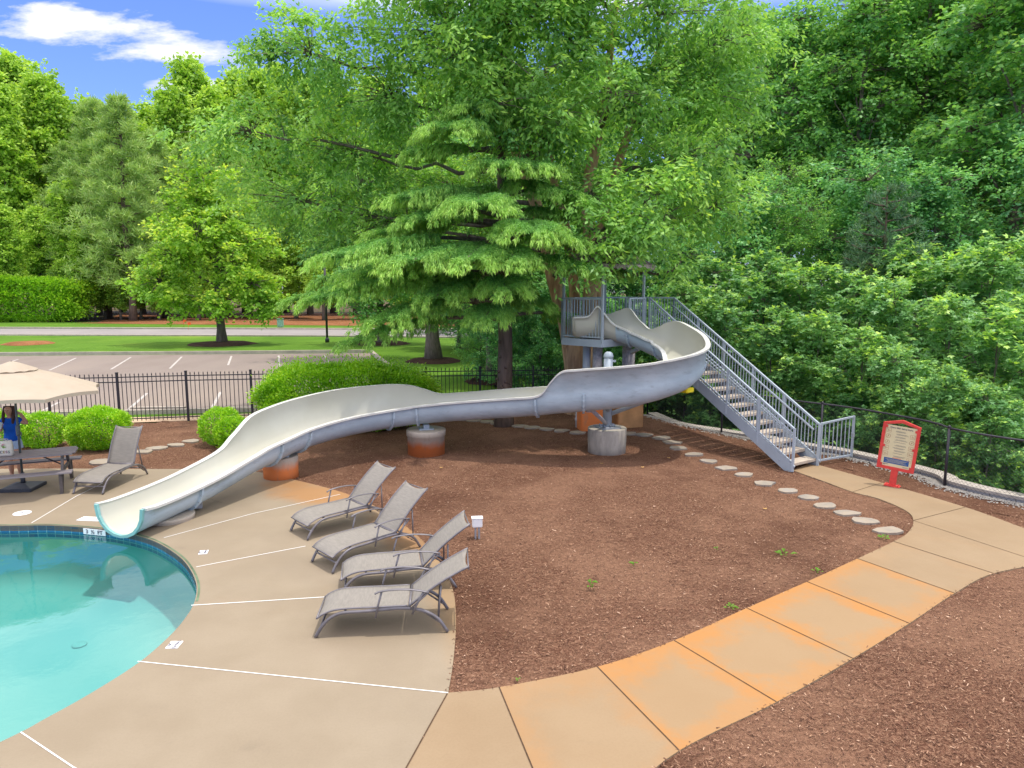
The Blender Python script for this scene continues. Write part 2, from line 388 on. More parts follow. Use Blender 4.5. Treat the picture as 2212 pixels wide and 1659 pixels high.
M['foot_orange'] = stained_footing('stained_footing', .42)
M['foot_disc'] = stained_footing('disc_footing', .02)
M['foot_orange2'] = stained_footing('stained_footing_low', .95)
M['foot_tan'] = simple('tan_footing', rgb(.50, .27, .12), .9, .2, var=.25, scale=2.5, bump=.2)
m = Mat('stone', .85, .2); c = m.ramp(m.noise(2.2, 5, .6), [(.3, rgb(.22, .205, .185)), (.55, rgb(.34, .28, .215)), (.75, rgb(.28, .275, .27))]); m.color(c); m.bump(m.noise(18, 4), .3, .01); M['stone'] = m.m
m = Mat('sling_fabric', .85, .15)
w1 = m.N.new('ShaderNodeTexWave'); w1.inputs['Scale'].default_value = 60; m.L.new(m.pos(True), w1.inputs['Vector'])
c = m.mix(m.step(m.noise(55, 2, .6, vec=m.pos(True), stretch=(1, .15, 1)), .3, .7), rgb(.225, .205, .18), rgb(.265, .24, .21))
c = m.mix(m.math('MULTIPLY', m.step(m.noise(2.5, 4, vec=m.pos(True)), .5, .8), .3), c, rgb(.19, .17, .15)); m.color(c); M['sling'] = m.m
M['lounger_metal'] = simple('lounger_metal', rgb(.17, .155, .165), .4, .5, .2, var=.2)
M['wall'] = None
m = Mat('retaining_block', .9, .2)
br = m.N.new('ShaderNodeTexBrick'); br.inputs['Scale'].default_value = 1; br.inputs['Color1'].default_value = rgb(.33, .33, .35); br.inputs['Color2'].default_value = rgb(.40, .39, .41); br.inputs['Mortar'].default_value = rgb(.15, .14, .14)
br.inputs['Mortar Size'].default_value = .01; br.inputs['Brick Width'].default_value = .45; br.inputs['Row Height'].default_value = .2
m.L.new(m.attr('wuv').outputs['Vector'], br.inputs['Vector']); m.color(m.mix(m.math('MULTIPLY', m.noise(9, 4), .3), br.outputs[0], rgb(.2, .19, .18))); M['wall'] = m.m
M['cap'] = simple('wall_cap', rgb(.40, .355, .315), .9, .2, var=.2, scale=8, bump=.3)
# ---------------------------------------------------------------- THE SETTING
def pip(poly, X, Y):
    "points in polygon (numpy)"
    ins = np.zeros(X.shape, bool); n = len(poly); j = n-1
    for i in range(n):
        xi, yi = poly[i][:2]; xj, yj = poly[j][:2]
        c = ((yi > Y) != (yj > Y)) & (X < (xj-xi)*(Y-yi)/((yj-yi) or 1e-9)+xi); ins ^= c; j = i
    return ins
g2 = lambda u, v, z=0: tuple(G(u, v, z)[:2])
# pool outline: traced from the coping, closed beyond the frame
pool_tr = [(0, 1135), (100, 1134), (200, 1140), (270, 1150), (330, 1167), (380, 1196), (408, 1225), (424, 1262), (420, 1300), (400, 1335), (365, 1375), (300, 1431), (200, 1495), (100, 1551), (0, 1603)]
pool = [g2(*q) for q in pool_tr]
pool = [tuple(p) for p in catmull(pool+[(-5.55, 4.9), (-7.2, 3.75), (-9.6, 3.3), (-12, 4.4), (-14, 7.6), (-13.4, 10.8), (-11.2, 12.2)], 6, True)]
WATER_Z = -.13
# wall / chain-link line (from far left behind the tower round to the right, leaving the frame)
wall_pts = [(-1.0, 23.9), (1.5, 23.9)]+[g2(u, v) for u, v in [(1392, 896), (1452, 912), (1559, 936), (1640, 952), (1722, 970), (1834, 990), (1998, 1032), (2040, 1052), (2212, 1092)]]
lx, ly = wall_pts[-1]; wall_pts += [(lx+2.2, ly-1.9), (lx+4.4, ly-4.4), (lx+4.5, ly-8), (lx+5, -16)]
wall_line = [tuple(p) for p in catmull(wall_pts, 6)]
outside_poly = wall_line+[(200, -16), (200, 300), (-1, 300)]
def near_line(X, Y, L):
    d = np.full(X.shape, 1e9)
    for a, b in zip(L[:-1], L[1:]):
        ax, ay = a[:2]; bx, by = b[:2]; dx, dy = bx-ax, by-ay; l2 = dx*dx+dy*dy+1e-12
        t = np.clip(((X-ax)*dx+(Y-ay)*dy)/l2, 0, 1); d = np.minimum(d, np.hypot(X-ax-t*dx, Y-ay-t*dy))
    return d
xs = np.unique(np.concatenate([np.arange(-250, -24, 12), np.arange(-24, 26, .5), np.arange(26, 60, 2), np.arange(60, 260, 12)]))
ys = np.unique(np.concatenate([np.arange(-30, 30, .5), np.arange(30, 60, 2), np.arange(60, 420, 12)]))
X, Y = np.meshgrid(xs, ys); Z = np.full(X.shape, -.06)
Z += .2*np.exp(-(((X-3.4)/3.2)**2+((Y-20.6)/1.9)**2))
out = pip(outside_poly, X, Y); dl = near_line(X, Y, wall_line)
fall = np.clip((dl-.1)/.6, 0, 1)*.9+np.clip((dl-1)/12, 0, 1)*1.2
fade = np.clip((X+1)/5, 0, 1)
Z -= np.where(out, fall*fade, 0)
pin = pip(pool, X, Y); dp = near_line(X, Y, pool+[pool[0]])
Z = np.where(pin | (dp < .9), -2.5, Z)
def grid_mesh(name, X, Y, Z, mats, mi):
    h, w = X.shape; me = bpy.data.meshes.new(name)
    V = np.stack([X, Y, Z], -1).reshape(-1, 3); idx = np.arange(h*w).reshape(h, w)
    F = np.stack([idx[:-1, :-1], idx[:-1, 1:], idx[1:, 1:], idx[1:, :-1]], -1).reshape(-1, 4)
    me.from_pydata(V.tolist(), [], F.tolist())
    for m_ in mats: me.materials.append(m_)
    me.polygons.foreach_set('material_index', mi.astype(np.int32).ravel()); me.polygons.foreach_set('use_smooth', [True]*len(F)); me.update()
    o = bpy.data.objects.new(name, me); col.objects.link(o); return o
Xc = (X[:-1, :-1]+X[1:, 1:])/2; Yc = (Y[:-1, :-1]+Y[1:, 1:])/2
mi = np.where(pip(outside_poly, Xc, Yc) & (Xc > 1+(Yc-24)*.0), 1, 0); mi = np.where((Yc > 84), 1, mi)
struct(grid_mesh('ground', X, Y, Z, [M['grass'], M['forest']], mi))
# ---- pool
b = MB(); n = len(pool)
tri = tessellate_polygon([[Vector((p[0], p[1], 0)) for p in pool]])
area2 = sum(pool[i][0]*pool[(i+1) % n][1]-pool[(i+1) % n][0]*pool[i][1] for i in range(n))
def ccw(t, P):
    a_, c_, d_ = (P[i] for i in t)
    return list(t) if (c_[0]-a_[0])*(d_[1]-a_[1])-(c_[1]-a_[1])*(d_[0]-a_[0]) > 0 else list(t)[::-1]
b.add([(p[0], p[1], WATER_Z) for p in pool], [ccw(t, pool) for t in tri])
m = Mat('pool_water', .03, .5)
glo = m.N.new('ShaderNodeBsdfGlossy'); glo.inputs['Roughness'].default_value = .02; tr = m.N.new('ShaderNodeBsdfTransparent'); tr.inputs[0].default_value = rgb(.74, .95, .92)
lw = m.N.new('ShaderNodeFresnel'); lw.inputs[0].default_value = 1.33
bp = m.N.new('ShaderNodeBump'); bp.inputs['Strength'].default_value = .10; bp.inputs['Distance'].default_value = .02; m.L.new(m.noise(3.2, 4, .55), bp.inputs['Height'])
m.L.new(bp.outputs[0], glo.inputs['Normal']); m.L.new(bp.outputs[0], lw.inputs['Normal'])
mx = m.N.new('ShaderNodeMixShader'); m.L.new(m.math('MINIMUM', m.math('MULTIPLY', lw.outputs[0], 1.5), .85), mx.inputs[0]); m.L.new(tr.outputs[0], mx.inputs[1]); m.L.new(glo.outputs[0], mx.inputs[2]); m.L.new(mx.outputs[0], m.out.inputs[0])
struct(b.build('pool_water', m.m))
m = Mat('pool_plaster', .7, .2); m.color(m.ramp(m.noise(.5, 4), [(.3, rgb(.14, .40, .385)), (.7, rgb(.17, .42, .405))])); M['plaster'] = m.m
m = Mat('pool_tile', .25, .5)
br = m.N.new('ShaderNodeTexBrick'); br.offset = 0; br.inputs['Scale'].default_value = 1; br.inputs['Color1'].default_value = rgb(.012, .11, .24); br.inputs['Color2'].default_value = rgb(.02, .17, .30); br.inputs['Mortar'].default_value = rgb(.18, .38, .42)
br.inputs['Mortar Size'].default_value = .006; br.inputs['Brick Width'].default_value = .16; br.inputs['Row Height'].default_value = .16; m.L.new(m.attr('wuv').outputs['Vector'], br.inputs['Vector']); m.color(br.outputs[0]); M['tile'] = m.m
def wall_strip(name, L, z0, z1, mat, closed=False, flip=False):
    me = bpy.data.meshes.new(name); V = []; F = []; U = []; s_ = 0
    pts = L+[L[0]] if closed else L
    for i, p in enumerate(pts):
        if i: s_ += math.hypot(p[0]-pts[i-1][0], p[1]-pts[i-1][1])
        V += [(p[0], p[1], z0), (p[0], p[1], z1)]; U += [(s_, z0, 0), (s_, z1, 0)]
    for i in range(len(pts)-1):
        q = [2*i, 2*i+2, 2*i+3, 2*i+1]; F.append(q[::-1] if flip else q)
    me.from_pydata(V, [], F); at_ = me.attributes.new('wuv', 'FLOAT_VECTOR', 'POINT'); at_.data.foreach_set('vector', [c for u in U for c in u])
    me.materials.append(mat); me.update(); o = bpy.data.objects.new(name, me); col.objects.link(o); return o
struct(wall_strip('pool_tile_band', pool, -.22, -.012, M['tile'], True))
b = MB(); cxp = sum(p[0] for p in pool)/n; cyp = sum(p[1] for p in pool)/n
rings = [(1.0, -.22), (.998, -.85), (.975, -1.02), (.93, -1.1), (.8, -1.12)]
V = []; 
for k, z in rings: V += [(cxp+(p[0]-cxp)*k, cyp+(p[1]-cyp)*k, z) for p in pool]
F = [(r*n+i, r*n+(i+1) % n, (r+1)*n+(i+1) % n, (r+1)*n+i) for r in range(len(rings)-1) for i in range(n)]
F.append([(len(rings)-1)*n+i for i in range(n)])
b.add(V, F, 0, True); struct(b.build('pool_basin', M['plaster']))
# ---- deck
deck_edge = [(-40, 1013), (120, 1012), (350, 1013), (470, 1013), (560, 1020), (640, 1037), (735, 1062), (800, 1088), (850, 1118), (900, 1155), (940, 1200), (965, 1240), (980, 1280), (985, 1340), (980, 1420), (968, 1497)]
deck_edge_w = [tuple(p) for p in catmull([g2(*q) for q in deck_edge], 5)]
deck_out = [(-24, 15.9)]+deck_edge_w+[g2(935, 1556), g2(878, 1659), g2(800, 1800), (-1.8, 0), (-24, 0)]
def poly_holes(name, outer, hole, z0, z1, mat):
    A = [Vector((p[0], p[1], 0)) for p in outer]; Bh = [Vector((p[0], p[1], 0)) for p in hole]
    tri = tessellate_polygon([A, Bh]); allp = outer+hole
    b = MB(); b.v = [(p[0], p[1], z1) for p in allp]+[(p[0], p[1], z0) for p in allp]; N_ = len(allp)
    for t in tri:
        t = list(t); a = allp[t[0]]; c = allp[t[1]]; d = allp[t[2]]
        if (c[0]-a[0])*(d[1]-a[1])-(c[1]-a[1])*(d[0]-a[0]) < 0: t = t[::-1]
        b.f.append(t); b.m.append(0); b.s.append(False)
    for st, ln in ((0, len(outer)), (len(outer), len(hole))):
        for i in range(ln):
            j = (i+1) % ln; b.f.append([st+i, st+j, N_+st+j, N_+st+i]); b.m.append(0); b.s.append(False)
    return b.build(name, mat)
M['crack'] = simple('crack', rgb(.16, .12, .085), .9, .1)
deck = struct(poly_holes('pool_deck', deck_out, pool, -.10, 0, M['deck']))
deck_poly = deck_out
M['coping'] = simple('coping_edge', rgb(.12, .17, .10), .8, .2, var=.4, scale=3)
def strip_on(name, L, w, z, mat, parent=None):
    "a thin flat strip along a polyline"
    b = MB(); P = [Vector((p[0], p[1], 0)) for p in L]; V = []
    for i, p in enumerate(P):
        d = (P[min(i+1, len(P)-1)]-P[max(i-1, 0)]).normalized(); s_ = Vector((-d.y, d.x, 0))*w/2
        zz = z(p.x, p.y) if callable(z) else z
        V += [(p.x+s_.x, p.y+s_.y, zz), (p.x-s_.x, p.y-s_.y, zz)]
    b.add(V, [(2*i+1, 2*i+3, 2*i+2, 2*i) for i in range(len(P)-1)]); return b.build(name, mat, parent)
b = MB(); cop = [p for p in pool]
V = []
for k, z in ((0, .0035), (.0, -.02), (1, -.02)):
    for i, p in enumerate(cop):
        q0 = cop[i-1]; q1 = cop[(i+1) % n]; d = Vector((q1[0]-q0[0], q1[1]-q0[1], 0)).normalized(); s_ = Vector((-d.y, d.x, 0))
        off = {0: .0, 1: -.012, 2: .0}[0 if z > 0 else (1 if k == 0 else 2)]
        V.append((p[0]+s_.x*off, p[1]+s_.y*off, z))
# narrow green-tinged lip of the coping
lipL = []
for i, p in enumerate(cop):
    q0 = cop[i-1]; q1 = cop[(i+1) % n]; d = Vector((q1[0]-q0[0], q1[1]-q0[1], 0)).normalized(); s_ = Vector((-d.y, d.x, 0))
    inw = Vector((cxp-p[0], cyp-p[1], 0)); s_ = s_ if s_.dot(inw) < 0 else -s_
    lipL.append((p[0]+s_.x*.03, p[1]+s_.y*.03))
far_ = [q for q in lipL if q[1] > 9.0]; far_.sort(key=lambda q: math.atan2(q[1]-cyp, q[0]-cxp)); o = strip_on('coping_lip', far_, .03, .004, M['coping'], deck)
for a_, b_ in [((45, 1582), (160, 1659)), ((297, 1429), (968, 1497)), ((413, 1308), (560, 1299)), ((560, 1299), (716, 1289)), ((424, 1225), (660, 1180)), ((354, 1162), (545, 1110)), ((545, 1110), (735, 1068)), ((68, 1130), (165, 1072)), ((165, 1072), (222, 1044))]:
    A = g2(*a_); Bq = g2(*b_)
    strip_on('expansion_joint', [A, Bq], .014 if a_[1] > 1400 else .017, .0045, M['joint_white'], deck)
A = g2(45, 1582); Bq = g2(160, 1659); strip_on('expansion_joint', [Bq, (Bq[0]+(Bq[0]-A[0])*3, Bq[1]+(Bq[1]-A[1])*3)], .018, .0045, M['joint_white'], deck)
strip_on('saw_joint', [g2(966, 1500), g2(878, 1659), g2(800, 1800)], .014, .0085, M['joint_dark'], deck)
rc = random.Random(2)
for pts in ([(427, 1074), (445, 1079), (455, 1078), (470, 1084), (492, 1088)], [(1, 1098), (18, 1094), (40, 1092)], [(590, 1080), (612, 1074), (640, 1071)]):
    P = [g2(*q) for q in pts]; P = [tuple(p) for p in catmull(P, 4)]; P = [(x+rc.uniform(-.012, .012), y+rc.uniform(-.012, .012)) for x, y in P]
    strip_on('crack', P, .005, .0042, M['crack'], deck)
# ---- path slabs
inn = [(968, 1497), (1078, 1485), (1290, 1441), (1456, 1384), (1613, 1314), (1743, 1257), (1852, 1207), (1930, 1170)]
outr = [(800, 1800), (1208, 1800), (1467, 1622), (1677, 1517), (1842, 1423), (1964, 1347), (2062, 1282), (2146, 1239)]
inn2 = [(1930, 1170), (1962, 1150), (1973, 1125), (1958, 1104), (1900, 1078), (1842, 1063), (1780, 1040), (1712, 1016)]
outr2 = [(2146, 1239), (2290, 1212), (2400, 1190), (2330, 1180), (2212, 1141), (2086, 1096), (1906, 1043), (1752, 1000)]
I = catmull([g2(*q) for q in inn+inn2[1:]], 8); O = catmull([g2(*q) for q in outr+outr2[1:]], 8)
me = bpy.data.meshes.new('path'); K = 6; V = []; F = []; UV = []; ST = []
stain_amt = [0, .35, .9, 1.0, 1.0, .8, .12, .05, .02, 0, 0, 0, .05, .1, .1]
for i in range(len(I)):
    for k in range(K+1):
        t = k/K; p = I[i]*(1-t)+O[i]*t; V.append((p[0], p[1], .004))
for i in range(len(I)-1):
    for k in range(K):
        a_ = i*(K+1)+k; F.append((a_, a_+K+1, a_+K+2, a_+1)); s_ = i//8; u0 = (i % 8)/8; u1 = (i % 8+1)/8
        UV += [(u0, k/K), (u1, k/K), (u1, (k+1)/K), (u0, (k+1)/K)]; ST.append(stain_amt[min(s_, 14)])
nv = len(V); edge = [i*(K+1) for i in range(len(I))]; edge2 = [i*(K+1)+K for i in range(len(I))]
for E, fl in ((edge, 0), (edge2, 1)):
    base = len(V); V += [(V[e][0], V[e][1], -.1) for e in E]
    for i in range(len(E)-1):
        q = (E[i], E[i+1], base+i+1, base+i) if fl else (E[i+1], E[i], base+i, base+i+1)
        F.append(q); UV += [(.5, .5)]*4; ST.append(0)
me.from_pydata(V, [], F); uvl = me.uv_layers.new(name='slab'); uvl.data.foreach_set('uv', [c for u in UV for c in u])
at_ = me.attributes.new('stain', 'FLOAT', 'FACE'); at_.data.foreach_set('value', ST); me.materials.append(M['path']); me.update()
path = struct(bpy.data.objects.new('path', me)); col.objects.link(path)
for i in range(1, 8):
    strip_on('saw_joint', [tuple(I[i*8][:2]), tuple(O[i*8][:2])], .014, .008, M['joint_dark'], path)
strip_on('saw_joint', [g2(1973, 1125), g2(2300, 1232)], .01, .008, M['joint_dark'], path)
strip_on('saw_joint', [g2(1973, 1125), g2(2086, 1096)], .012, .008, M['joint_dark'], path)
strip_on('saw_joint', [g2(1842, 1063), g2(1906, 1043)], .012, .008, M['joint_dark'], path)
path_poly = [tuple(p[:2]) for p in I]+[tuple(p[:2]) for p in O[::-1]]
# ---- mulch bed: everything inside the fences that is not paved
fence_tr = [(-22, 19.4), (-16, 20.6), (-12.1, 21.5), (-8.3, 22.25), (-2.8, 22.95), (-1.0, 23.4)]
xm = np.arange(-23, 18.1, .4); ym = np.arange(-2, 25.2, .4); Xm, Ym = np.meshgrid(xm, ym)
Zm = -.015+.2*np.exp(-(((Xm-3.4)/3.2)**2+((Ym-20.6)/1.9)**2))
rng = np.random.default_rng(3); Zm += rng.normal(0, .006, Zm.shape)
inside = ~pip(outside_poly, Xm, Ym) & (Ym < np.interp(Xm, [p[0] for p in fence_tr], [p[1] for p in fence_tr])+.3)
pd = pip(deck_poly, Xm, Ym); dd = near_line(Xm, Ym, deck_poly+[deck_poly[0]]); keep = inside & ~(pd & (dd > .9))
idx = -np.ones(Xm.shape, int); 
# refine edge: keep cells whose all corners are inside (wall hides the step)
cell = keep[:-1, :-1] & keep[1:, :-1] & keep[:-1, 1:] & keep[1:, 1:]
b = MB(); V = []; cnt = 0
for j in range(cell.shape[0]):
    for i in range(cell.shape[1]):
        if cell[j, i]:
            q = []
            for (jj, ii) in ((j, i), (j, i+1), (j+1, i+1), (j+1, i)):
                if idx[jj, ii] < 0: idx[jj, ii] = len(V); V.append((Xm[jj, ii], Ym[jj, ii], Zm[jj, ii]))
                q.append(idx[jj, ii])
            b.f.append(q); b.m.append(0); b.s.append(True)
b.v = V
# skirt strip hugging the wall line so the mulch reaches it
wl = [p for p in wall_line]
ww = []
for i, p in enumerate(wl):
    a_ = wl[max(i-1, 0)]; c_ = wl[min(i+1, len(wl)-1)]; d = Vector((c_[0]-a_[0], c_[1]-a_[1])).normalized(); nn_ = Vector((-d.y, d.x))
    ww.append((p[0]-nn_.x*.9, p[1]-nn_.y*.9))
z_ = lambda x, y: -.012+gz(x, y)
bb = len(b.v); 
for p, q in zip(wl, ww):
    b.v += [(p[0], p[1], z_(*p)), (q[0], q[1], z_(*q))]
for i in range(len(wl)-1):
    b.f.append([bb+2*i, bb+2*i+1, bb+2*i+3, bb+2*i+2]); b.m.append(0); b.s.append(True)
mulch = struct(b.build('mulch_bed', M['mulch']))
# loose chips: countless
def chips():
    rng = np.random.default_rng(11); N_ = 230000
    X = rng.uniform(-12, 16, N_); Y = 4.5+19*rng.random(N_)**1.6
    ok = ~pip(outside_poly, X, Y) & ~pip(path_poly, X, Y) & ~pip(deck_poly, X, Y)
    edge = (near_line(X, Y, deck_edge_w) < .03) | (near_line(X, Y, [tuple(p[:2]) for p in I]) < .025) | (near_line(X, Y, [tuple(p[:2]) for p in O]) < .03)
    ok = ok | (edge & (rng.random(N_) < .7) & ~pip(outside_poly, X, Y))
    ok &= (np.abs(X) < Y*.8+1.5) & (Y < np.interp(X, [p[0] for p in fence_tr], [p[1] for p in fence_tr]))
    X, Y = X[ok], Y[ok]; N_ = len(X)
    L = rng.uniform(.015, .055, N_)*(.6+.4*rng.random(N_)); W = rng.uniform(.005, .013, N_); a = rng.uniform(0, 2*np.pi, N_)
    Zb = .2*np.exp(-(((X-3.4)/3.2)**2+((Y-20.6)/1.9)**2))
    P = np.stack([X, Y, Zb+rng.uniform(.0, .012, N_)], -1); tz = rng.normal(0, .22, N_)
    A = np.stack([np.cos(a), np.sin(a), tz], -1)*L[:, None]/2; Bv = np.stack([-np.sin(a), np.cos(a), rng.normal(0, .3, N_)], -1)*W[:, None]/2
    V = np.stack([P-A-Bv, P+A-Bv*.6, P+A+Bv*.6, P-A+Bv], 1).reshape(-1, 3)
    return fast_mesh('wood_chips', V, 4, [M['chip']], {'tint': np.clip(rng.beta(1.6, 2.2, N_), 0, 1)})
def fast_mesh(name, V, k, mats, attrs=None, smooth=False):
    me = bpy.data.meshes.new(name); nv = len(V); nf = nv//k
    me.vertices.add(nv); me.vertices.foreach_set('co', np.ascontiguousarray(V, np.float32).ravel())
    me.loops.add(nv); me.loops.foreach_set('vertex_index', np.arange(nv, dtype=np.int32))
    me.polygons.add(nf); me.polygons.foreach_set('loop_start', np.arange(0, nv, k, dtype=np.int32))
    for m_ in mats: me.materials.append(m_)
    for nm, arr in (attrs or {}).items():
        a = me.attributes.new(nm, 'FLOAT', 'FACE'); a.data.foreach_set('value', np.ascontiguousarray(arr, np.float32))
    me.update(calc_edges=True)
    return me
def link(name, me, parent=None, loc=None):
    o = bpy.data.objects.new(name, me); col.objects.link(o); o.parent = parent
    if loc: o.location = loc
    return o
o = link('wood_chips', chips()); tag(o, 'loose reddish brown wood chips lying on the mulch beds', 'mulch', kind='stuff')
# ---- beyond the fence
def sheet(name, pts, z, mat, kind=True):
    b = MB(); tri = tessellate_polygon([[Vector((p[0], p[1], 0)) for p in pts]])
    F = []
    for t in tri:
        t = list(t); a, c, d = (pts[i] for i in t)
        if (c[0]-a[0])*(d[1]-a[1])-(c[1]-a[1])*(d[0]-a[0]) < 0: t = t[::-1]
        F.append(t)
    b.add([(p[0], p[1], z) for p in pts], F); o = b.build(name, mat); 
    if kind: struct(o)
    return o
F_ = lambda u, v: tuple(G(u, v, 0, False)[:2])
lotB = [F_(-60, 768.5), F_(800, 761.5)]
lot = [(-60, 22.0), (-24, 22.3), (-8, 24.1), (-5.5, 24.6), (-5.2, 27), F_(800, 761.5), F_(400, 765), F_(0, 768), (-60, 41)]
sheet('parking_lot', lot, -.03, M['asphalt'])
for a_, b_ in [((164, 772.3), (106.6, 798.7)), ((282.7, 770.6), (239.7, 796.7)), ((392.7, 769.6), (366.6, 795)), ((500, 768), (492.6, 787.5)), ((602, 767), (603, 791)), ((700.8, 767), (714, 789.3)), ((40, 775), (-40, 800)),
               ((127.6, 867.2), (66.4, 898.4)), ((317.7, 847.7), (265.6, 893.2)), ((476.6, 845), (455.7, 884)), ((640, 845), (640, 880))]:
    o = strip_on('parking_line', [F_(*a_), F_(*b_)], .11, -.025, M['line']); struct(o)
sheet('sidewalk', [(-60, 20.1), (-24, 20.3), (-12.1, 21.65), (-8.3, 22.4), (-2.8, 23.1), (-2.6, 24.1), (-8.3, 23.35), (-12.1, 22.6), (-24, 21.4), (-60, 21.1)], -.02, M['sidewalk'])
def curb(L, w, h, name='curb'):
    b = MB(); P = [Vector((p[0], p[1], 0)) for p in L]
    for a_, c_ in zip(P[:-1], P[1:]):
        b.beam(a_+Vector((0, 0, h/2-.06)), c_+Vector((0, 0, h/2-.06)), w, h+.06)
    return struct(b.build(name, M['curb']))
curb([(-60, 42.4), F_(0, 766), F_(400, 763.5), F_(800, 760)], .2, .17)
curb([F_(802, 761), F_(850, 800), (-5.0, 26)], .2, .15)
curb([(-60, 21.7), (-24, 22.0), (-12.1, 23.4), (-8, 23.95), (-5, 24.3)], .16, .12)
sheet('road', [(-170, 58), F_(0, 722), F_(700, 724), F_(1000, 727), (60, 60), (60, 70), F_(1000, 712), F_(0, 709.5), (-170, 66)], -.03, M['road'])
curb([(-170, 57), F_(0, 723), F_(700, 725.5), F_(1000, 728.5), (60, 59.5)], .35, .08); curb([(-170, 66.5), F_(0, 708.5), F_(700, 711), F_(1000, 712), (60, 70.5)], .5, .13)
sheet('pine_straw_bed', [(-48, 82.5)]+[F_(u, v) for u, v in [(160, 697), (300, 699), (700, 702), (1000, 705)]]+[(40, 80), (40, 110), (-60, 110)], -.04, M['straw'])
b = MB(); 
for i, (u, v, r) in enumerate([(62, 741, 1.7), (480, 742, 2.4), (825, 741, 2.0), (937, 778, 1.6), (1063, 822, 1.2)]):
    p = F_(u, v); b = MB(); rr = random.Random(i); q = [(p[0]+r*(1+rr.uniform(-.1, .1))*math.cos(a*.35), p[1]+r*(1+rr.uniform(-.1, .1))*math.sin(a*.35)) for a in range(18)]
    b.v = [(x, y, -.05) for x, y in q]+[(p[0]+(x-p[0])*.75, p[1]+(y-p[1])*.75, .08) for x, y in q]+[(p[0], p[1], .16)]
    b.f = [[k, (k+1) % 18, 18+(k+1) % 18, 18+k] for k in range(18)]+[[18+k, 18+(k+1) % 18, 36] for k in range(18)]; b.m = [0]*36; b.s = [True]*36
    struct(b.build('mulch_ring', M['straw'] if i == 0 else M['mulch_dark']))
# ---- retaining wall with cap
def thick_line(L, off):
    out = []
    for i, p in enumerate(L):
        a_ = L[max(i-1, 0)]; c_ = L[min(i+1, len(L)-1)]; d = Vector((c_[0]-a_[0], c_[1]-a_[1])).normalized()
        out.append((p[0]-d.y*off, p[1]+d.x*off))
    return out
wroot = empty('retaining_wall', (0, 0, 0), 0, 'low grey block retaining wall with pale cap along the chain link fence', 'wall')
wl2 = [tuple(p) for p in catmull(wall_pts[2:], 6)]
wi = thick_line(wl2, .12); wo = thick_line(wl2, .40)
o = wall_strip('block_face', wi, -.1, .07, M['wall']); o.parent = wroot
o = wall_strip('block_face', wo, -2.2, .07, M['wall'], flip=True); o.parent = wroot
b = MB(); A = thick_line(wl2, .09); B2 = thick_line(wl2, .43); V = []
for a_, c_ in zip(A, B2): V += [(a_[0], a_[1], .07), (a_[0], a_[1], .13), (c_[0], c_[1], .13), (c_[0], c_[1], .07)]
F = []
for i in range(len(A)-1):
    for k in range(4): F.append((4*i+k, 4*i+(k+1) % 4, 4*i+4+(k+1) % 4, 4*i+4+k))
b.add(V, F); b.build('wall_cap', M['cap'], wroot)
# pale gravel at the wall foot
rng = np.random.default_rng(5); N_ = 9000; i_ = rng.integers(0, len(wl2)-1, N_); t_ = rng.random(N_)
Wl = np.array([p[:2] for p in wl2]); P = Wl[i_]*(1-t_[:, None])+Wl[i_+1]*t_[:, None]
Dl = Wl[i_+1]-Wl[i_]; Dl /= np.linalg.norm(Dl, axis=1)[:, None]; off = rng.exponential(.09, N_); off = np.minimum(off, .4)-.1
P = P+np.stack([Dl[:, 1], -Dl[:, 0]], -1)*off[:, None]
s_ = rng.uniform(.012, .03, N_); Zg = .2*np.exp(-(((P[:, 0]-3.4)/3.2)**2+((P[:, 1]-20.6)/1.9)**2))+.005
C = np.stack([P[:, 0], P[:, 1], Zg], -1)
tet = np.array([[1, 0, 0], [-.5, .87, 0], [-.5, -.87, 0], [0, 0, .8]]); fc = [(0, 1, 3), (1, 2, 3), (2, 0, 3)]
V = np.concatenate([np.stack([C+tet[k]*s_[:, None] for k in f], 1) for f in fc], 0).reshape(-1, 3)
M['gravel'] = simple('pale_gravel', rgb(.40, .37, .33), .9, .2, var=.25, scale=30)
o = link('gravel', fast_mesh('gravel', V, 3, [M['gravel']])); tag(o, 'pale gravel strewn along the foot of the block wall', 'gravel', kind='stuff')
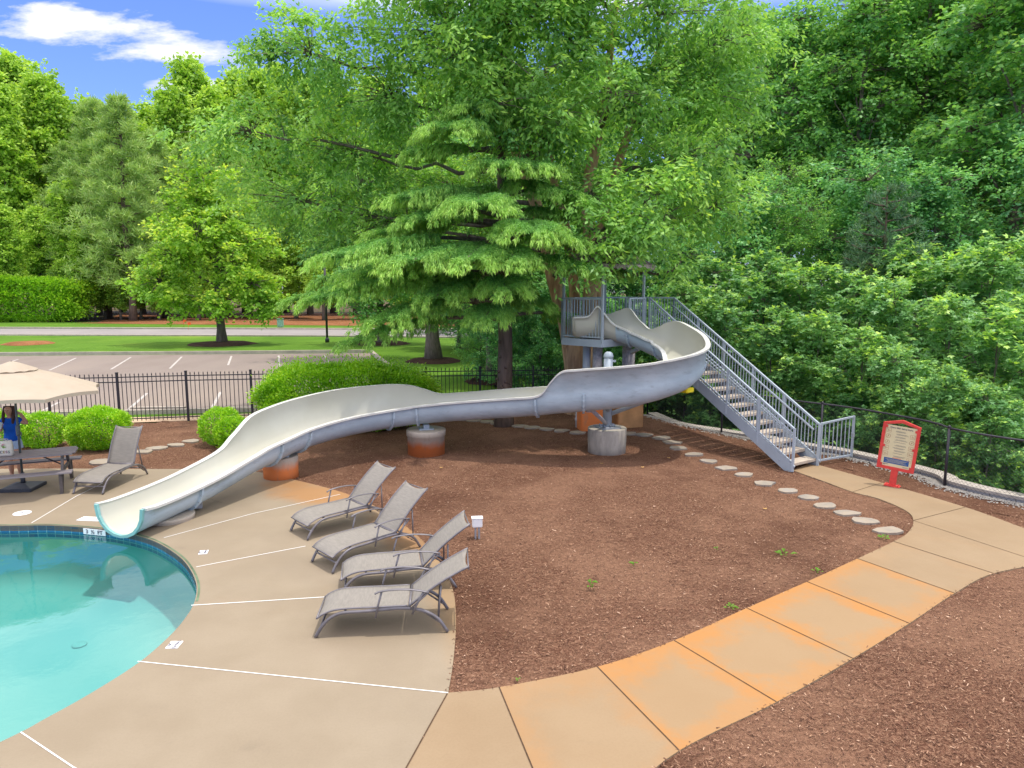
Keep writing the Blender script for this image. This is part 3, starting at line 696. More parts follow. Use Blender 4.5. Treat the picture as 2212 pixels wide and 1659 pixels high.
# ================================================================ WATER SLIDE
def arc(cx, cy, r, a): return cx+r*math.cos(R(a)), cy+r*math.sin(R(a))
FL = [  # x, y, floor z, wall height left / right of the rider
    (1.75, 19.72, 2.80, .55, .55), (2.15, 19.66, 2.79, .58, .60), (2.42, 19.60, 2.77, .62, .88), (2.62, 19.54, 2.75, .66, .72),
    (2.85, 19.46, 2.71, .80, .50), (3.08, 19.37, 2.65, .90, .44), (3.32, 19.26, 2.58, .62, .42), (3.52, 19.13, 2.50, .50, .42),
    (*arc(3.19, 17.94, 1.18, 60), 2.38, .72, .42), (*arc(3.19, 17.94, 1.18, 45), 2.29, .95, .42), (*arc(3.19, 17.94, 1.18, 20), 2.12, .93, .42),
    (*arc(3.19, 17.94, 1.18, 0), 1.96, .90, .42), (*arc(3.19, 17.94, 1.18, -25), 1.80, .90, .42), (*arc(3.19, 17.94, 1.18, -50), 1.66, .94, .42),
    (*arc(3.19, 17.94, 1.18, -72), 1.55, .96, .42), (*arc(3.19, 17.94, 1.18, -90), 1.45, .98, .42),
    (2.42, 16.70, 1.33, 1.02, .44), (1.6, 16.76, 1.24, 1.04, .48), (1.22, 16.81, 1.20, 1.02, .52), (.98, 16.85, 1.17, .80, .56), (.72, 16.90, 1.13, .52, .58),
    (0.1, 17.03, 1.06, .50, .60), (-.6, 17.22, .98, .50, .60), (-1.5, 17.48, .87, .50, .60), (-1.95, 17.56, .82, .50, .62), (-2.35, 17.58, .78, .50, .80), (-2.7, 17.52, .75, .50, .93),
    (-3.3, 17.22, .71, .50, .98), (-3.95, 16.70, .67, .50, 1.0), (-4.5, 16.08, .62, .50, .98), (-4.9, 15.45, .56, .50, .95), (-5.2, 14.85, .47, .50, .90), (-5.42, 14.42, .40, .50, .66), (-5.58, 14.05, .34, .48, .48),
    (-5.95, 13.15, .17, .46, .46), (-6.25, 12.45, .085, .45, .45), (-6.47, 11.80, .05, .46, .46), (-6.56, 11.50, .045, .49, .49)]
FS = catmull(FL, 6)
RAD = .44
def section(hl, hr, r=RAD, n=12):
    "closed profile, inner side then outer; (lateral, height, material) lateral + = rider's left"
    t = .035; lip = .07
    def side(h, sgn):
        out = []
        if h <= r:  # stop part way up the round
            amax = math.acos(max(-1, 1-h/r))
            for i in range(1, 7): a = amax*i/6; out.append((sgn*r*math.sin(a), r*(1-math.cos(a))))
        else:
            for i in range(1, 6): a = math.pi/2*i/5; out.append((sgn*r*math.sin(a), r*(1-math.cos(a))))
            out.append((sgn*(r+.10*(h-r)), h))
        return out
    L = side(hl, 1)[::-1]; Rr = side(hr, -1)
    inner = L+[(0, 0)]+Rr
    def off(P, d):
        q = []
        for i, p in enumerate(P):
            a = P[max(i-1, 0)]; b = P[min(i+1, len(P)-1)]; dx, dz = b[0]-a[0], b[1]-a[1]; l = math.hypot(dx, dz)
            q.append((p[0]-dz/l*-d*-1*-1, p[1]+dx/l*-d*-1*-1) if 0 else (p[0]+dz/l*d, p[1]-dx/l*d))
        return q
    outer = off(inner, -t)
    if outer[len(L)][1] > 0: outer = off(inner, t)
    rimL = [(outer[0][0]+0, outer[0][1]-.03), (inner[0][0]+t+lip, inner[0][1]-.03), (inner[0][0]+t+lip, inner[0][1]+.012), (inner[0][0]-.012, inner[0][1]+.012)]
    rimR = [(inner[-1][0]+.012, inner[-1][1]+.012), (inner[-1][0]-t-lip, inner[-1][1]+.012), (inner[-1][0]-t-lip, inner[-1][1]-.03), (outer[-1][0], outer[-1][1]-.03)]
    outer = outer[1:-1]
    return inner, rimR, outer[::-1], rimL
def frame(i, P):
    p = Vector(P[i][:3]); a = Vector(P[max(i-1, 0)][:3]); b = Vector(P[min(i+1, len(P)-1)][:3]); T = (b-a).normalized()
    S = Vector((0, 0, 1)).cross(T).normalized()   # rider's left
    return p, T, S, T.cross(S)
slide = empty('water_slide', (2.42, 17.75, 0), 0, 'long cream and grey blue open water slide curling down from the tower into the pool', 'water slide')
def loc_mb(root): return Matrix.Translation(-root.location)
V = []; F = []; MI = []
rows = []
for i in range(len(FS)):
    p, T, S, U = frame(i, FS); inner, rR, outer, rL = section(FS[i][3], FS[i][4])
    ring = inner+rR+outer+rL; rows.append(len(ring))
    V += [p+S*a+Vector((0, 0, 1))*h for a, h in ring]
k = rows[0]; ni = len(inner)
mats_r = [0]*(ni-1)+[2]*len(rR)+[1]*(len(outer)+1)+[2]*len(rL)
b = MB()
for i in range(len(FS)-1):
    for j in range(k):
        F.append((i*k+j, (i+1)*k+j, (i+1)*k+(j+1) % k, i*k+(j+1) % k)); MI.append((0 if i < 26 and mats_r[j] == 1 else mats_r[j]) if j < len(mats_r) else 2)
b.v = [tuple(v-slide.location) for v in V]; b.f = [list(f) for f in F]; b.m = MI; b.s = [m_ != 2 for m_ in MI]
# end caps: strips between inner and outer
def cap(i, flip):
    o = i*k; inn_ = list(range(ni)); out_ = [ni+len(rR)+j for j in range(len(outer))][::-1]
    # bridge inner[j] with matching outer
    for j in range(ni-1):
        a0 = inn_[j]; a1 = inn_[j+1]; o0 = out_[min(max(j-1, 0), len(out_)-1)]; o1 = out_[min(max(j, 0), len(out_)-1)]
        q = [o+a0, o+a1, o+o1] if o0 == o1 else [o+a0, o+a1, o+o1, o+o0]
        b.f.append(q[::-1] if flip else q); b.m.append(2); b.s.append(False)
cap(0, False); cap(len(FS)-1, True)
for i, fl_ in ((0, False), (len(FS)-1, True)):
    o = i*k; n1 = ni; n2 = ni+len(rR)+len(outer)
    for q in ([ni-1]+[n1+j for j in range(4)], [n2+j for j in range(4)]+[0]):
        q = [o+x for x in q]; b.f.append(q if fl_ else q[::-1]); b.m.append(2); b.s.append(False)
flume = b.build('flume', [M['flume_in'], M['flume_out'], M['flume_rim']], slide)
# back panel of the start tub
p, T, S, U = frame(0, FS); inner0 = section(FS[0][3], FS[0][4])[0]
b = MB(); pts = [p+S*a+Vector((0, 0, h))-T*.01 for a, h in inner0]; V = [q-slide.location for q in pts]+[q-T*.04-slide.location for q in pts]; n_ = len(pts)
b.add(V, [list(range(n_)), list(range(2*n_-1, n_-1, -1))]+[(i, n_+i, n_+(i+1) % n_, (i+1) % n_) for i in range(n_)]); b.build('tub_back', M['flume_in'], slide)
# teal trim round the outlet
def outline_tube(i, sec_r, rad, name, mat, ext=0, w=.05, th=.012, side=1):
    p, T, S, U = frame(i, FS); inner, rR, outer, rL = section(FS[i][3], FS[i][4]); P = [p+S*a*sec_r+Vector((0, 0, h)) for a, h in inner]
    return P, T
p, T, S, U = frame(len(FS)-1, FS); inner, rR, outer, rL = section(FS[-1][3], FS[-1][4]); oo = [(rL[1][0]-.0, rL[1][1])]+outer[::-1]+[(rR[1][0], rR[2][1])]
P1 = inner; b = MB(); V = []
O1 = [(a*1.13, (h-.045) if abs(a) < .3 else h-.02*(1-h)) for a, h in inner]
O1[0] = (inner[0][0]+.06, inner[0][1]); O1[-1] = (inner[-1][0]-.06, inner[-1][1])
for (a, h), (a2, h2) in zip(inner, O1):
    for d in (0.002, .05): V.append(p+S*a+Vector((0, 0, h))+T*d-slide.location); V.append(p+S*a2+Vector((0, 0, h2))+T*d-slide.location)
nn_ = len(inner)
for i in range(nn_-1):
    a = 4*i; c = 4*(i+1)
    b.f += [[a, c, c+2, a+2][::-1], [a+1, c+1, c+3, a+3], [a+2, c+2, c+3, a+3][::-1], [a, c, c+1, a+1]]; b.m += [0]*4; b.s += [False]*4
b.v = [tuple(v) for v in V]; b.f += [[0, 1, 3, 2], [4*nn_-4, 4*nn_-2, 4*nn_-1, 4*nn_-3]]; b.m += [0, 0]; b.s += [False]*2
b.build('outlet_trim', M['teal'], slide)
# bolted joint flanges on the outside
def fs_u(i): p = FS[i]; return 1106+FPX*p[0]/(p[1]*math.cos(PITCH)+(CAM_H-p[2])*math.sin(PITCH))
iR = max(range(len(FS)), key=fs_u)
idxs = [min(range(20, iR), key=lambda i: abs(fs_u(i)-u)) for u in (1362, 1432)]+[iR]+[min(range(iR, len(FS)), key=lambda i: abs(fs_u(i)-u)) for u in (1258, 1165, 905, 838, 640, 578, 392)]
for idx in idxs:
    i = min(idx, len(FS)-2); p, T, S, U = frame(i, FS); inner, rR, outer, rL = section(FS[i][3], FS[i][4])
    pr = outer; b = MB(); V = []
    cen = Vector((0, RAD))
    for a, h in pr:
        d = Vector((a, h-max(RAD, min(h, RAD)))) if h < RAD else Vector((a, 0)); d.normalize()
        for o_ in (-.004, .055):
            for t_ in (-.022, .022):
                V.append(p+S*(a+d.x*o_)+Vector((0, 0, h+d.y*o_))+T*t_-slide.location)
    m_ = len(pr)
    b.v = [tuple(v) for v in V]
    for j in range(m_-1):
        a = 4*j; c = 4*(j+1); b.f += [[a, a+1, c+1, c], [a+2, c+2, c+3, a+3], [a, c, c+2, a+2], [a+1, a+3, c+3, c+1]]; b.m += [0]*4; b.s += [False]*4
    b.f += [[0, 2, 3, 1], [4*m_-4, 4*m_-3, 4*m_-1, 4*m_-2]]; b.m += [0]*2; b.s += [False]*2
    fl = b.build('joint_flange', M['flume_out'], slide)
    bb_ = MB()
    for j in range(0, m_, 1):
        a, h = pr[j]; d = Vector((a, h-RAD)) if h < RAD else Vector((a, 0)); d.normalize(); q = p+S*(a+d.x*.028)+Vector((0, 0, h+d.y*.028))-slide.location
        bb_.tube([q-T*.035, q+T*.035], .011, 6)
    o_ = len(fl.data.vertices); me_ = bpy.data.meshes.new('joint_flange'); pv = [tuple(v.co) for v in fl.data.vertices]; pf_ = [list(p_.vertices) for p_ in fl.data.polygons]
    me_.from_pydata(pv+bb_.v, [], pf_+[[q_+o_ for q_ in f_] for f_ in bb_.f]); me_.materials.append(M['flume_out']); me_.materials.append(M['galv'])
    me_.polygons.foreach_set('material_index', [0]*len(pf_)+[1]*len(bb_.f)); me_.update(); fl.data = me_
L0 = slide.location
def sl_mb(b, name, mat): 
    b.v = [tuple(Vector(v)-L0) for v in b.v]; return b.build(name, mat, slide)
# main column and its arms
CX, CY = 2.42, 17.75
b = MB(); b.tube([(CX, CY, .62), (CX, CY, 2.42)], .115, 20); b.lathe([(.125, 2.40), (.125, 2.46), (.10, 2.52), (.05, 2.555)], 20, (CX, CY, 0)); b.box((CX+.14, CY, 2.32), (.09, .08, .05)); sl_mb(b, 'support_column', M['tower'])
b = MB(); b.box((CX, CY, .635), (.52, .52, .035), R(20))
for a in range(4): b.tube([(CX+.2*math.cos(R(65+90*a)), CY+.2*math.sin(R(65+90*a)), .64), (CX+.2*math.cos(R(65+90*a)), CY+.2*math.sin(R(65+90*a)), .71)], .014, 6)
for a in range(4): b.beam((CX, CY, .69), (CX+.2*math.cos(R(20+90*a)), CY+.2*math.sin(R(20+90*a)), .66), .012, .09)
sl_mb(b, 'base_plate', M['galv'])
b = MB(); b.tube([(CX+.02, CY, .95), (4.0, 17.2, 1.66)], .055, 12); sl_mb(b, 'support_strut', M['tower'])
b = MB(); b.tube([(CX-.02, CY-.05, .72), (1.9, 16.95, 1.24)], .05, 12); b.box((1.9, 16.9, 1.2), (.22, .16, .05)); sl_mb(b, 'support_strut', M['rust_post'])
b = MB(); b.tube([(CX, CY-.02, 1.05), (CX, 17.2, 1.28)], .05, 12); sl_mb(b, 'support_strut', M['galv'])
# saddles on the two low footings, and near the outlet
b = MB(); b.box((-2.17, 17.6, .625), (.36, .3, .03), R(15)); b.box((-2.17, 17.6, .68), (.14, .2, .12), R(15)); sl_mb(b, 'saddle', M['tower'])
b = MB(); b.box((-5.12, 15.28, .485), (.34, .3, .03), R(30)); b.beam((-5.1, 15.28, .48), (-4.93, 15.42, .66), .14, .24); sl_mb(b, 'saddle', M['flume_out'])
b = MB(); b.box((-6.0, 12.95, .1), (.3, .12, .12), R(20)); sl_mb(b, 'saddle', M['galv'])
b = MB(); b.box((4.25, 17.12, 1.68), (.30, .24, .12), R(40), bev=.02); sl_mb(b, 'yellow_pad', M['yellow'])
# rear prop under the first drop
b = MB(); b.tube([(3.36, 20.12, .8), (3.36, 20.12, 2.4)], .14, 16); sl_mb(b, 'support_column', M['rust_post'])
b = MB(); b.beam((3.36, 20.12, 2.3), (3.42, 19.2, 2.5), .09, .09); sl_mb(b, 'support_strut', M['tower'])
# ---- footings
def round_footing(c, r, h, mat, label, collar=False, slope=0):
    e = empty('concrete_footing', (c[0], c[1], 0), 0, label, 'footing', 'concrete footings under the slide')
    b = MB(); prof = [(r*.985, -.08), (r*.985, h*.35), (r, h*.45)]
    if collar: prof = [(r*.95, -.08), (r*.95, h-.16), (r*1.0, h-.15), (r*1.01, h-.02), (r*.985, h)]
    else: prof += [(r, h-.015), (r*.985, h)]
    b.lathe(prof, 44); b.build('footing_body', mat, e); return e
round_footing((-2.17, 17.6), .49, .61, M['foot_orange'], 'round concrete footing with orange stained lower half and a collar', True)
round_footing((-5.13, 15.36), .38, .47, M['foot_orange'], 'small round concrete footing with an orange side at the deck edge')
round_footing((2.42, 17.75), .49, .62, M['footing'], 'round bare grey concrete footing carrying the tall slide column')
e = G(365, 1122); round_footing((e.x, e.y+.05), .42, .085, M['foot_disc'], 'low flat rust stained concrete disc beside the slide outlet')
def box_footing(c, d, rz, h, label):
    e = empty('concrete_footing', (c[0], c[1], 0), rz, label, 'footing', 'square concrete footings under the tower')
    b = MB(); b.box((0, 0, h/2-.05), (d[0], d[1], h+.1), bev=.03); b.build('footing_body', M['foot_tan'] if c[0] > 3 else M['foot_orange2'], e)
box_footing((2.3, 20.05), (.82, .7), R(8), .78, 'square orange stained concrete footing left of its twin beneath the tower')
box_footing((3.35, 20.35), (.75, .7), R(8), .86, 'square tan and orange concrete footing right of its twin beneath the tower')
b = MB(); p = G(1248, 921); b.lathe([(.075, -.05), (.075, .16), (.085, .17), (.085, .24), (.07, .26), (.07, .48)], 14); o = b.build('pipe_stub', M['rust_post']); o.location = p
tag(o, 'short blue and white chalky pipe standing in mulch behind the slide', 'pipe')
# ================================================================ TOWER
PL = [Vector((1.41, 20.0, 0)), Vector((2.41, 19.0, 0)), Vector((3.78, 20.38, 0)), Vector((2.78, 21.38, 0))]  # L N R B
TZ = 2.72
tower = empty('slide_tower', (2.6, 20.2, 0), 0, 'grey blue steel slide tower with railed platform and long straight stair', 'slide tower')
T0 = tower.location
def tw(b, name, mat, parent=None):
    b.v = [tuple(Vector(v)-T0) for v in b.v]; o = b.build(name, mat, parent or tower)
    return o
up = Vector((0, 0, 1))
b = MB()
for i in range(4):
    a, c = PL[i], PL[(i+1) % 4]; b.beam(a+up*(TZ-.07), c+up*(TZ-.07), .05, .2)
b.beam((PL[0]+PL[3])/2+up*(TZ-.1), (PL[1]+PL[2])/2+up*(TZ-.1), .05, .12); tw(b, 'platform_frame', M['tower'])
b = MB(); b.prism([(p.x*.98+.02*2.6, p.y*.98+.02*20.2) for p in PL], TZ-.02, TZ+.02); tw(b, 'platform_floor', M['rust_post'])
for i, p in enumerate(PL):
    q = p+(Vector((2.6, 20.2, 0))-p)*.03
    b = MB(); b.beam(q+up*(TZ-.16), q+up*4.85, .06, .06, (1, 1, 0)); tw(b, 'corner_post', M['tower'])
def rail(a, c, h=1.12, base=None, name='railing', gap=.105, zoff=0):
    a = Vector(a); c = Vector(c); b = MB(); d = c-a; L = Vector((d.x, d.y, 0)).length; n_ = max(2, int(L/gap))
    b.beam(a+up*h, c+up*h, .045, .045); b.beam(a+up*(.09+zoff), c+up*(.09+zoff), .035, .035)
    for i in range(1, n_):
        q = a+d*(i/n_); b.beam(q+up*(.1+zoff), q+up*(h-.02), .018, .018, (1, 1, 0))
    for q in (a, c): b.beam(q-up*.05, q+up*(h+.02), .05, .05, (1, 1, 0))
    return b
P_ = [p+up*TZ for p in PL]
tw(rail(P_[0], P_[1]), 'railing', M['tower']); tw(rail(P_[3], P_[0]), 'railing', M['tower'])
Bk = P_[3]; tw(rail(P_[3], P_[3]+(P_[2]-P_[3])*.05+Vector((.62, .25, 0))), 'railing', M['tower'])
q0 = P_[1]+(P_[2]-P_[1])*.62; tw(rail(q0, P_[2], gap=.09), 'railing', M['tower'])
# stairs
SA = Vector((6.38, 15.74, 0)); SB = Vector((7.18, 16.28, 0)); TA = Vector((3.95, 20.50, 0)); TB = Vector((4.76, 21.02, 0))
# landing link
b = MB(); b.prism([tuple(q[:2]) for q in (PL[2], TA, TB, Vector((3.55, 21.7, 0)), PL[3])], TZ-.12, TZ+.018); tw(b, 'stair_landing', M['tower'])
tw(rail(P_[3]+Vector((.66, .27, 0)), TB+up*TZ, gap=.09), 'railing', M['tower'])
NR = 16
def st(t, side): a, c = (SA, TA) if side == 0 else (SB, TB); q = a.lerp(c, t); q.z = TZ*t; return q
for side in (0, 1):
    b = MB(); q = st(0, side)-up*.0; b.beam(st(-.0, side)+up*.02, st(1, side)-up*.06, .03, .27)
    for t in (.07, .2, .35, .5, .65, .8, .93):
        pp = st(t, side)-up*.0; n_ = (TA-SA).cross(up).normalized(); b.tube([pp-n_*.03, pp+n_*.03], .014, 6)
    tw(b, 'stringer', M['tower'])
    b = MB(); h = .98; a = st(0.005, side); c = st(1, side)
    b.beam(a+up*h, c+up*1.12, .045, .045); b.beam(a+up*.2, c+up*.2, .03, .03)
    for i in range(1, 52):
        t = i/52; q = st(t, side); b.beam(q+up*.08, q+up*(h+.14*t), .018, .018, (1, 1, 0))
    for t in (.0, .2, .4, .6, .8, 1): q = st(t, side); b.beam(q-up*(.1 if t else 0), q+up*(h+.14*t+.02), .05, .05, (1, 1, 0))
    tw(b, 'stair_railing', M['tower'])
b = MB(); n_ = (SB-SA).normalized(); b.tube([st(.02, 1)-n_*.08+up*.80, st(.97, 1)-n_*.08+up*.92, st(1.0, 1)-n_*.08+up*.90], .024, 10)
for t in (.05, .25, .5, .75, .95): b.tube([st(t, 1)-n_*.08+up*(.79+.12*t), st(t, 1)+up*(.74+.12*t)], .012, 6)
tw(b, 'handrail', M['tower'])
b = MB(); b.tube([st(.02, 0)+n_*.08+up*.80, st(.97, 0)+n_*.08+up*.92], .02, 10); tw(b, 'handrail', M['tower'])
M['tread'] = simple('tread', rgb(.44, .37, .30), .85, .2, var=.15, scale=5)
for i in range(NR-1):
    t = (i+.55)/NR; a = SA.lerp(TA, t); c = SB.lerp(TB, t); z = TZ*(i+1)/NR; b = MB(); n_ = (c-a).normalized()
    b.beam(a+n_*.02+up*(z-.03), c-n_*.02+up*(z-.03), .30, .06); tw(b, 'stair_tread', M['tread'])
# columns
for (u, x, y, r) in ((0, 2.12, 20.1, .11), (1, 2.42, 20.0, .14), (2, 3.3, 20.35, .13)):
    b = MB(); b.tube([(x, y, .6), (x, y, TZ-.1)], r, 16); tw(b, 'tower_column', M['tower'] if u == 0 else M['rust_post'])
# canopy
M['canvas_brown'] = simple('faded_brown_canvas', rgb(.165, .13, .125), .9, .1, var=.35, scale=12)
M['canvas_edge'] = simple('bleached_canvas', rgb(.36, .30, .28), .9, .1, var=.5, scale=16)
b = MB(); c4 = sum(PL, Vector())/4; cs = [p+(p-c4)*.26 for p in PL]; top = c4+up*5.45
V = [q+up*4.76 for q in cs]; b.add(V+[top], [(0, 1, 4), (1, 2, 4), (2, 3, 4), (3, 0, 4)]); can = tw(b, 'canopy', M['canvas_brown'])
b = MB()
for i in range(4):
    a, c = cs[i]+up*4.76, cs[(i+1) % 4]+up*4.76; n_ = 9; sub = 5; top_ = []; bot = []
    for j in range(n_*sub+1):
        t = j/(n_*sub); q = a.lerp(c, t); top_.append(q+up*.002); bot.append(q-up*(.08+.05*abs(math.sin(math.pi*t*n_))))
    V = top_+bot; m_ = len(top_); b.add(V, [(j, j+1, m_+j+1, m_+j) for j in range(m_-1)])
tw(b, 'valance', M['canvas_edge'], can)
# gate
gate = empty('gate', (7.2, 16.3, 0), 0, 'grey steel picket gate standing open at the foot of the slide stair', 'gate')
ga = Vector((7.24, 16.32, .12)); gb = at(1835, 950, 17.0); gb = Vector((gb.x, 16.85, .12))
b = MB(); d = gb-ga
b.beam(ga, gb, .04, .04); b.beam(ga+up*.88, gb+up*.95, .04, .04); b.beam(ga-up*.04, ga+up*.9, .05, .05, (1, 1, 0)); b.beam(gb-up*.04, gb+up*.97, .05, .05, (1, 1, 0))
b.v = [tuple(Vector(v)-gate.location) for v in b.v]; b.build('gate_frame', M['tower'], gate)
for i in range(1, 8):
    b = MB(); q = ga+d*(i/8); b.beam(q, q+up*(.88+.07*i/8), .018, .018, (1, 1, 0)); b.v = [tuple(Vector(v)-gate.location) for v in b.v]; b.build('picket', M['tower'], gate)
b = MB(); b.box(gb+up*.5, (.05, .09, .1)); b.v = [tuple(Vector(v)-gate.location) for v in b.v]; b.build('latch', M['galv'], gate)
# ================================================================ STEPPING STONES
def stone(u, v, seed, label, size=.2, group='flagstones in the mulch'):
    p = G(u, v); rr = random.Random(seed); n_ = 9; q = []
    for k_ in range(n_):
        a = 2*math.pi*k_/n_; r = size*(1+rr.uniform(-.22, .18)); q.append((r*1.25*math.cos(a), r*.95*math.sin(a)))
    b = MB(); b.prism(q, -.03, lambda x, y: .012+.004*x); o = b.build('flagstone', M['stone']); o.location = (p.x, p.y, p.z+.012); o.rotation_euler = (rr.uniform(-.02, .02), rr.uniform(-.02, .02), rr.uniform(-.5, .3))
    tag(o, label, 'flagstone', group); return o
arcS = [(1918, 1147), (1870, 1126), (1831, 1109), (1785, 1093), (1746, 1076), (1701, 1061), (1651, 1045), (1608, 1026), (1569, 1012), (1532, 997), (1499, 982), (1464, 968), (1451, 955.5), (1429, 946), (1391, 939.5), (1358, 936.6)]
for i, q in enumerate(arcS): stone(*q, 40+i, f'flat pale flagstone in the mulch arc, {ORD[i]} from the bend of the path', .19)
backS = [(1001, 907), (1026, 909), (1052, 911), (1074, 915), (1124, 920.5), (1150, 923.5), (1180, 927), (1212, 930.6), (1246, 935)]
for i, q in enumerate(backS): stone(*q, 70+i, f'flagstone in the shaded row beyond the slide, {ORD[i]} from the left', .19)
leftS = [(220, 998), (311, 976), (341, 968.5), (379, 961.7), (414, 953)]
for i, q in enumerate(leftS): stone(*q, 90+i, f'flagstone between the round shrubs and the single lounger, {ORD[i]} from the left', .27 if i == 0 else .21)
stone(618, 1003, 99, 'small rusty flagstone in the mulch beside the slide footing', .13)
# ================================================================ LOUNGERS
def make_lounger(loc, rz, back, label, arms=True):
    e = empty('sun_lounger', loc, rz, label, 'sun lounger', 'sling loungers on the pool deck')
    W = .31
    for s_ in (-1, 1):
        P = catmull([(0, s_*W, .012), (.07, s_*W, .13), (.17, s_*W, .24), (.32, s_*W, .305), (.6, s_*W, .315), (.95, s_*W, .335), (1.15, s_*W, .325), (1.32, s_*W, .28), (1.47, s_*W, .18), (1.58, s_*W, .012)], 4)
        b = MB(); b.tube(P, .021, 10); b.build('side_frame', M['lounger_metal'], e)
    b = MB()
    for x, z in ((.07, .15), (.35, .30), (.95, .325)): b.tube([(x, -W, z), (x, W, z)], .014, 8)
    b.tube([(1.47, -W, .18), (1.47, W, .18)], .012, 8); b.build('cross_bar', M['lounger_metal'], e)
    # seat sling
    P = catmull([(.02, 0, .245), (.10, 0, .30), (.24, 0, .345), (.45, 0, .358), (.8, 0, .36), (1.10, 0, .365)], 5)
    b = MB(); V = []; ny = 8
    for p in P:
        for j in range(ny+1):
            y = (j/ny-.5)*2; V.append((p[0], y*(W-.015), p[2]+.018*(y*y-1)))
    n0 = len(V); V += [(x, y, z-.008) for x, y, z in V[:]]
    m_ = len(P); F = []
    for i in range(m_-1):
        for j in range(ny):
            a = i*(ny+1)+j; F.append((a, a+ny+1, a+ny+2, a+1)); F.append((n0+a, n0+a+1, n0+a+ny+2, n0+a+ny+1))
    for i in range(m_-1):
        a = i*(ny+1); F.append((a, n0+a, n0+a+ny+1, a+ny+1)); a += ny; F.append((a, a+ny+1, n0+a+ny+1, n0+a))
    b.add(V, F, 0, True); b.build('seat_sling', M['sling'], e)
    b = MB()
    for s_ in (-1, 1): b.tube([(p[0], s_*(W-.008), p[2]-.004) for p in P], .013, 6)
    b.tube([(P[0][0], -W, P[0][2]), (P[0][0], W, P[0][2])], .012, 6); b.tube([(1.12, -W, .35), (1.12, W, .35)], .014, 8)
    b.build('seat_rail', M['lounger_metal'], e)
    # back
    ca, sa = math.cos(back), math.sin(back); Lb = .85; B0 = Vector((1.13, 0, .365)); D = Vector((ca, 0, sa)); Nn = Vector((-sa, 0, ca))
    b = MB(); V = []; nx = 10
    for i in range(nx+1):
        t = i/nx
        for j in range(ny+1):
            y = (j/ny-.5)*2; q = B0+D*(t*Lb*(1+(.035*(y*y-1)*-0))-.0)+Nn*(.03*math.sin(t*3)-.02*(1-y*y)); 
            if i == nx: q -= D*.05*(1-y*y)
            V.append((q.x, y*(W-.02), q.z))
    n0 = len(V); V += [(x+Nn.x*-.008, y, z-Nn.z*.008) for x, y, z in V[:]]; F = []
    for i in range(nx):
        for j in range(ny):
            a = i*(ny+1)+j; F.append((a, a+ny+1, a+ny+2, a+1)); F.append((n0+a, n0+a+1, n0+a+ny+2, n0+a+ny+1))
    for j in range(ny):
        a = nx*(ny+1)+j; F.append((a, n0+a, n0+a+1, a+1))
    for i in range(nx):
        a = i*(ny+1); F.append((a, n0+a, n0+a+ny+1, a+ny+1)); a += ny; F.append((a, a+ny+1, n0+a+ny+1, n0+a))
    b.add(V, F, 0, True); b.build('back_sling', M['sling'], e)
    b = MB()
    for s_ in (-1, 1):
        pts = [B0+D*(t*Lb)+Nn*(.03*math.sin(t*3)-.004) for t in np.linspace(-.06, 1.01, 9)]; b.tube([(q.x, s_*(W-.012), q.z) for q in pts], .015, 8)
    b.tube([(B0.x, -W+.01, B0.z), (B0.x, W-.01, B0.z)], .012, 8); b.tube([((B0+D*.85).x, -W+.01, (B0+D*.85).z-.03), ((B0+D*.85).x, W-.01, (B0+D*.85).z-.03)], .010, 8)
    b.build('back_frame', M['lounger_metal'], e)
    # recline bracket
    for s_ in (-1, 1):
        b = MB(); q = B0+D*.45; y = s_*(W-.03); b.tube([(q.x, y, q.z-.02), (1.47, y, .18)], .012, 6); b.beam((1.25, y, .30), (1.52, y, .10), .008, .04, (0, 1, 0))
        for t_ in (.2, .45, .7): b.tube([(1.25+.27*t_, y-.012, .30-.2*t_), (1.25+.27*t_, y+.012, .30-.2*t_)], .012, 6)
        b.build('recline_bracket', M['lounger_metal'], e)
    if arms:
        for s_ in (-1, 1):
            b = MB(); y = s_*(W+.035)
            P = catmull([(.72, y, .545), (.80, y, .575), (1.0, y, .59), (1.2, y, .575), (1.36, y, .54)], 4); b.tube(P, .021, 8, flat=.5)
            b.tube([(.80, y, .565), (.755, y, .40), (.72, y, .24)], .013, 8); b.tube([(1.3, y, .555), (1.2, y, .36), (1.16, y, .27)], .013, 8); b.tube([(1.14, y, .34), (1.36, y, .54)], .011, 8)
            b.build('armrest', M['lounger_metal'], e)
    return e
def lounger_from(nf, rf, back, label, arms=True):
    a = G(*nf); c = G(*rf); d = (c-a); d.z = 0; ang = math.atan2(d.y, d.x); n_ = Vector((-math.sin(ang), math.cos(ang), 0)); o = a+n_*.31
    return make_lounger((o.x, o.y, .0), ang, back, label, arms)
lounger_from((664, 1168), (843, 1122), R(43), 'grey sling lounger at the far end of the row of four, nearest the slide')
lounger_from((718, 1240), (920, 1178), R(43), 'grey sling lounger second from the far end, far leg beside the white deck joint')
lounger_from((735, 1291), (965, 1272), R(40), 'grey sling lounger second from the near end, its near foot hidden by its neighbour')
lounger_from((682, 1378), (967, 1366), R(33), 'grey sling lounger at the near end of the row with the flattest back')
a = G(223, 1068); make_lounger((a.x-.31, a.y, 0), R(86), R(62), 'single upright grey lounger without arms between the picnic table and the slide', False)
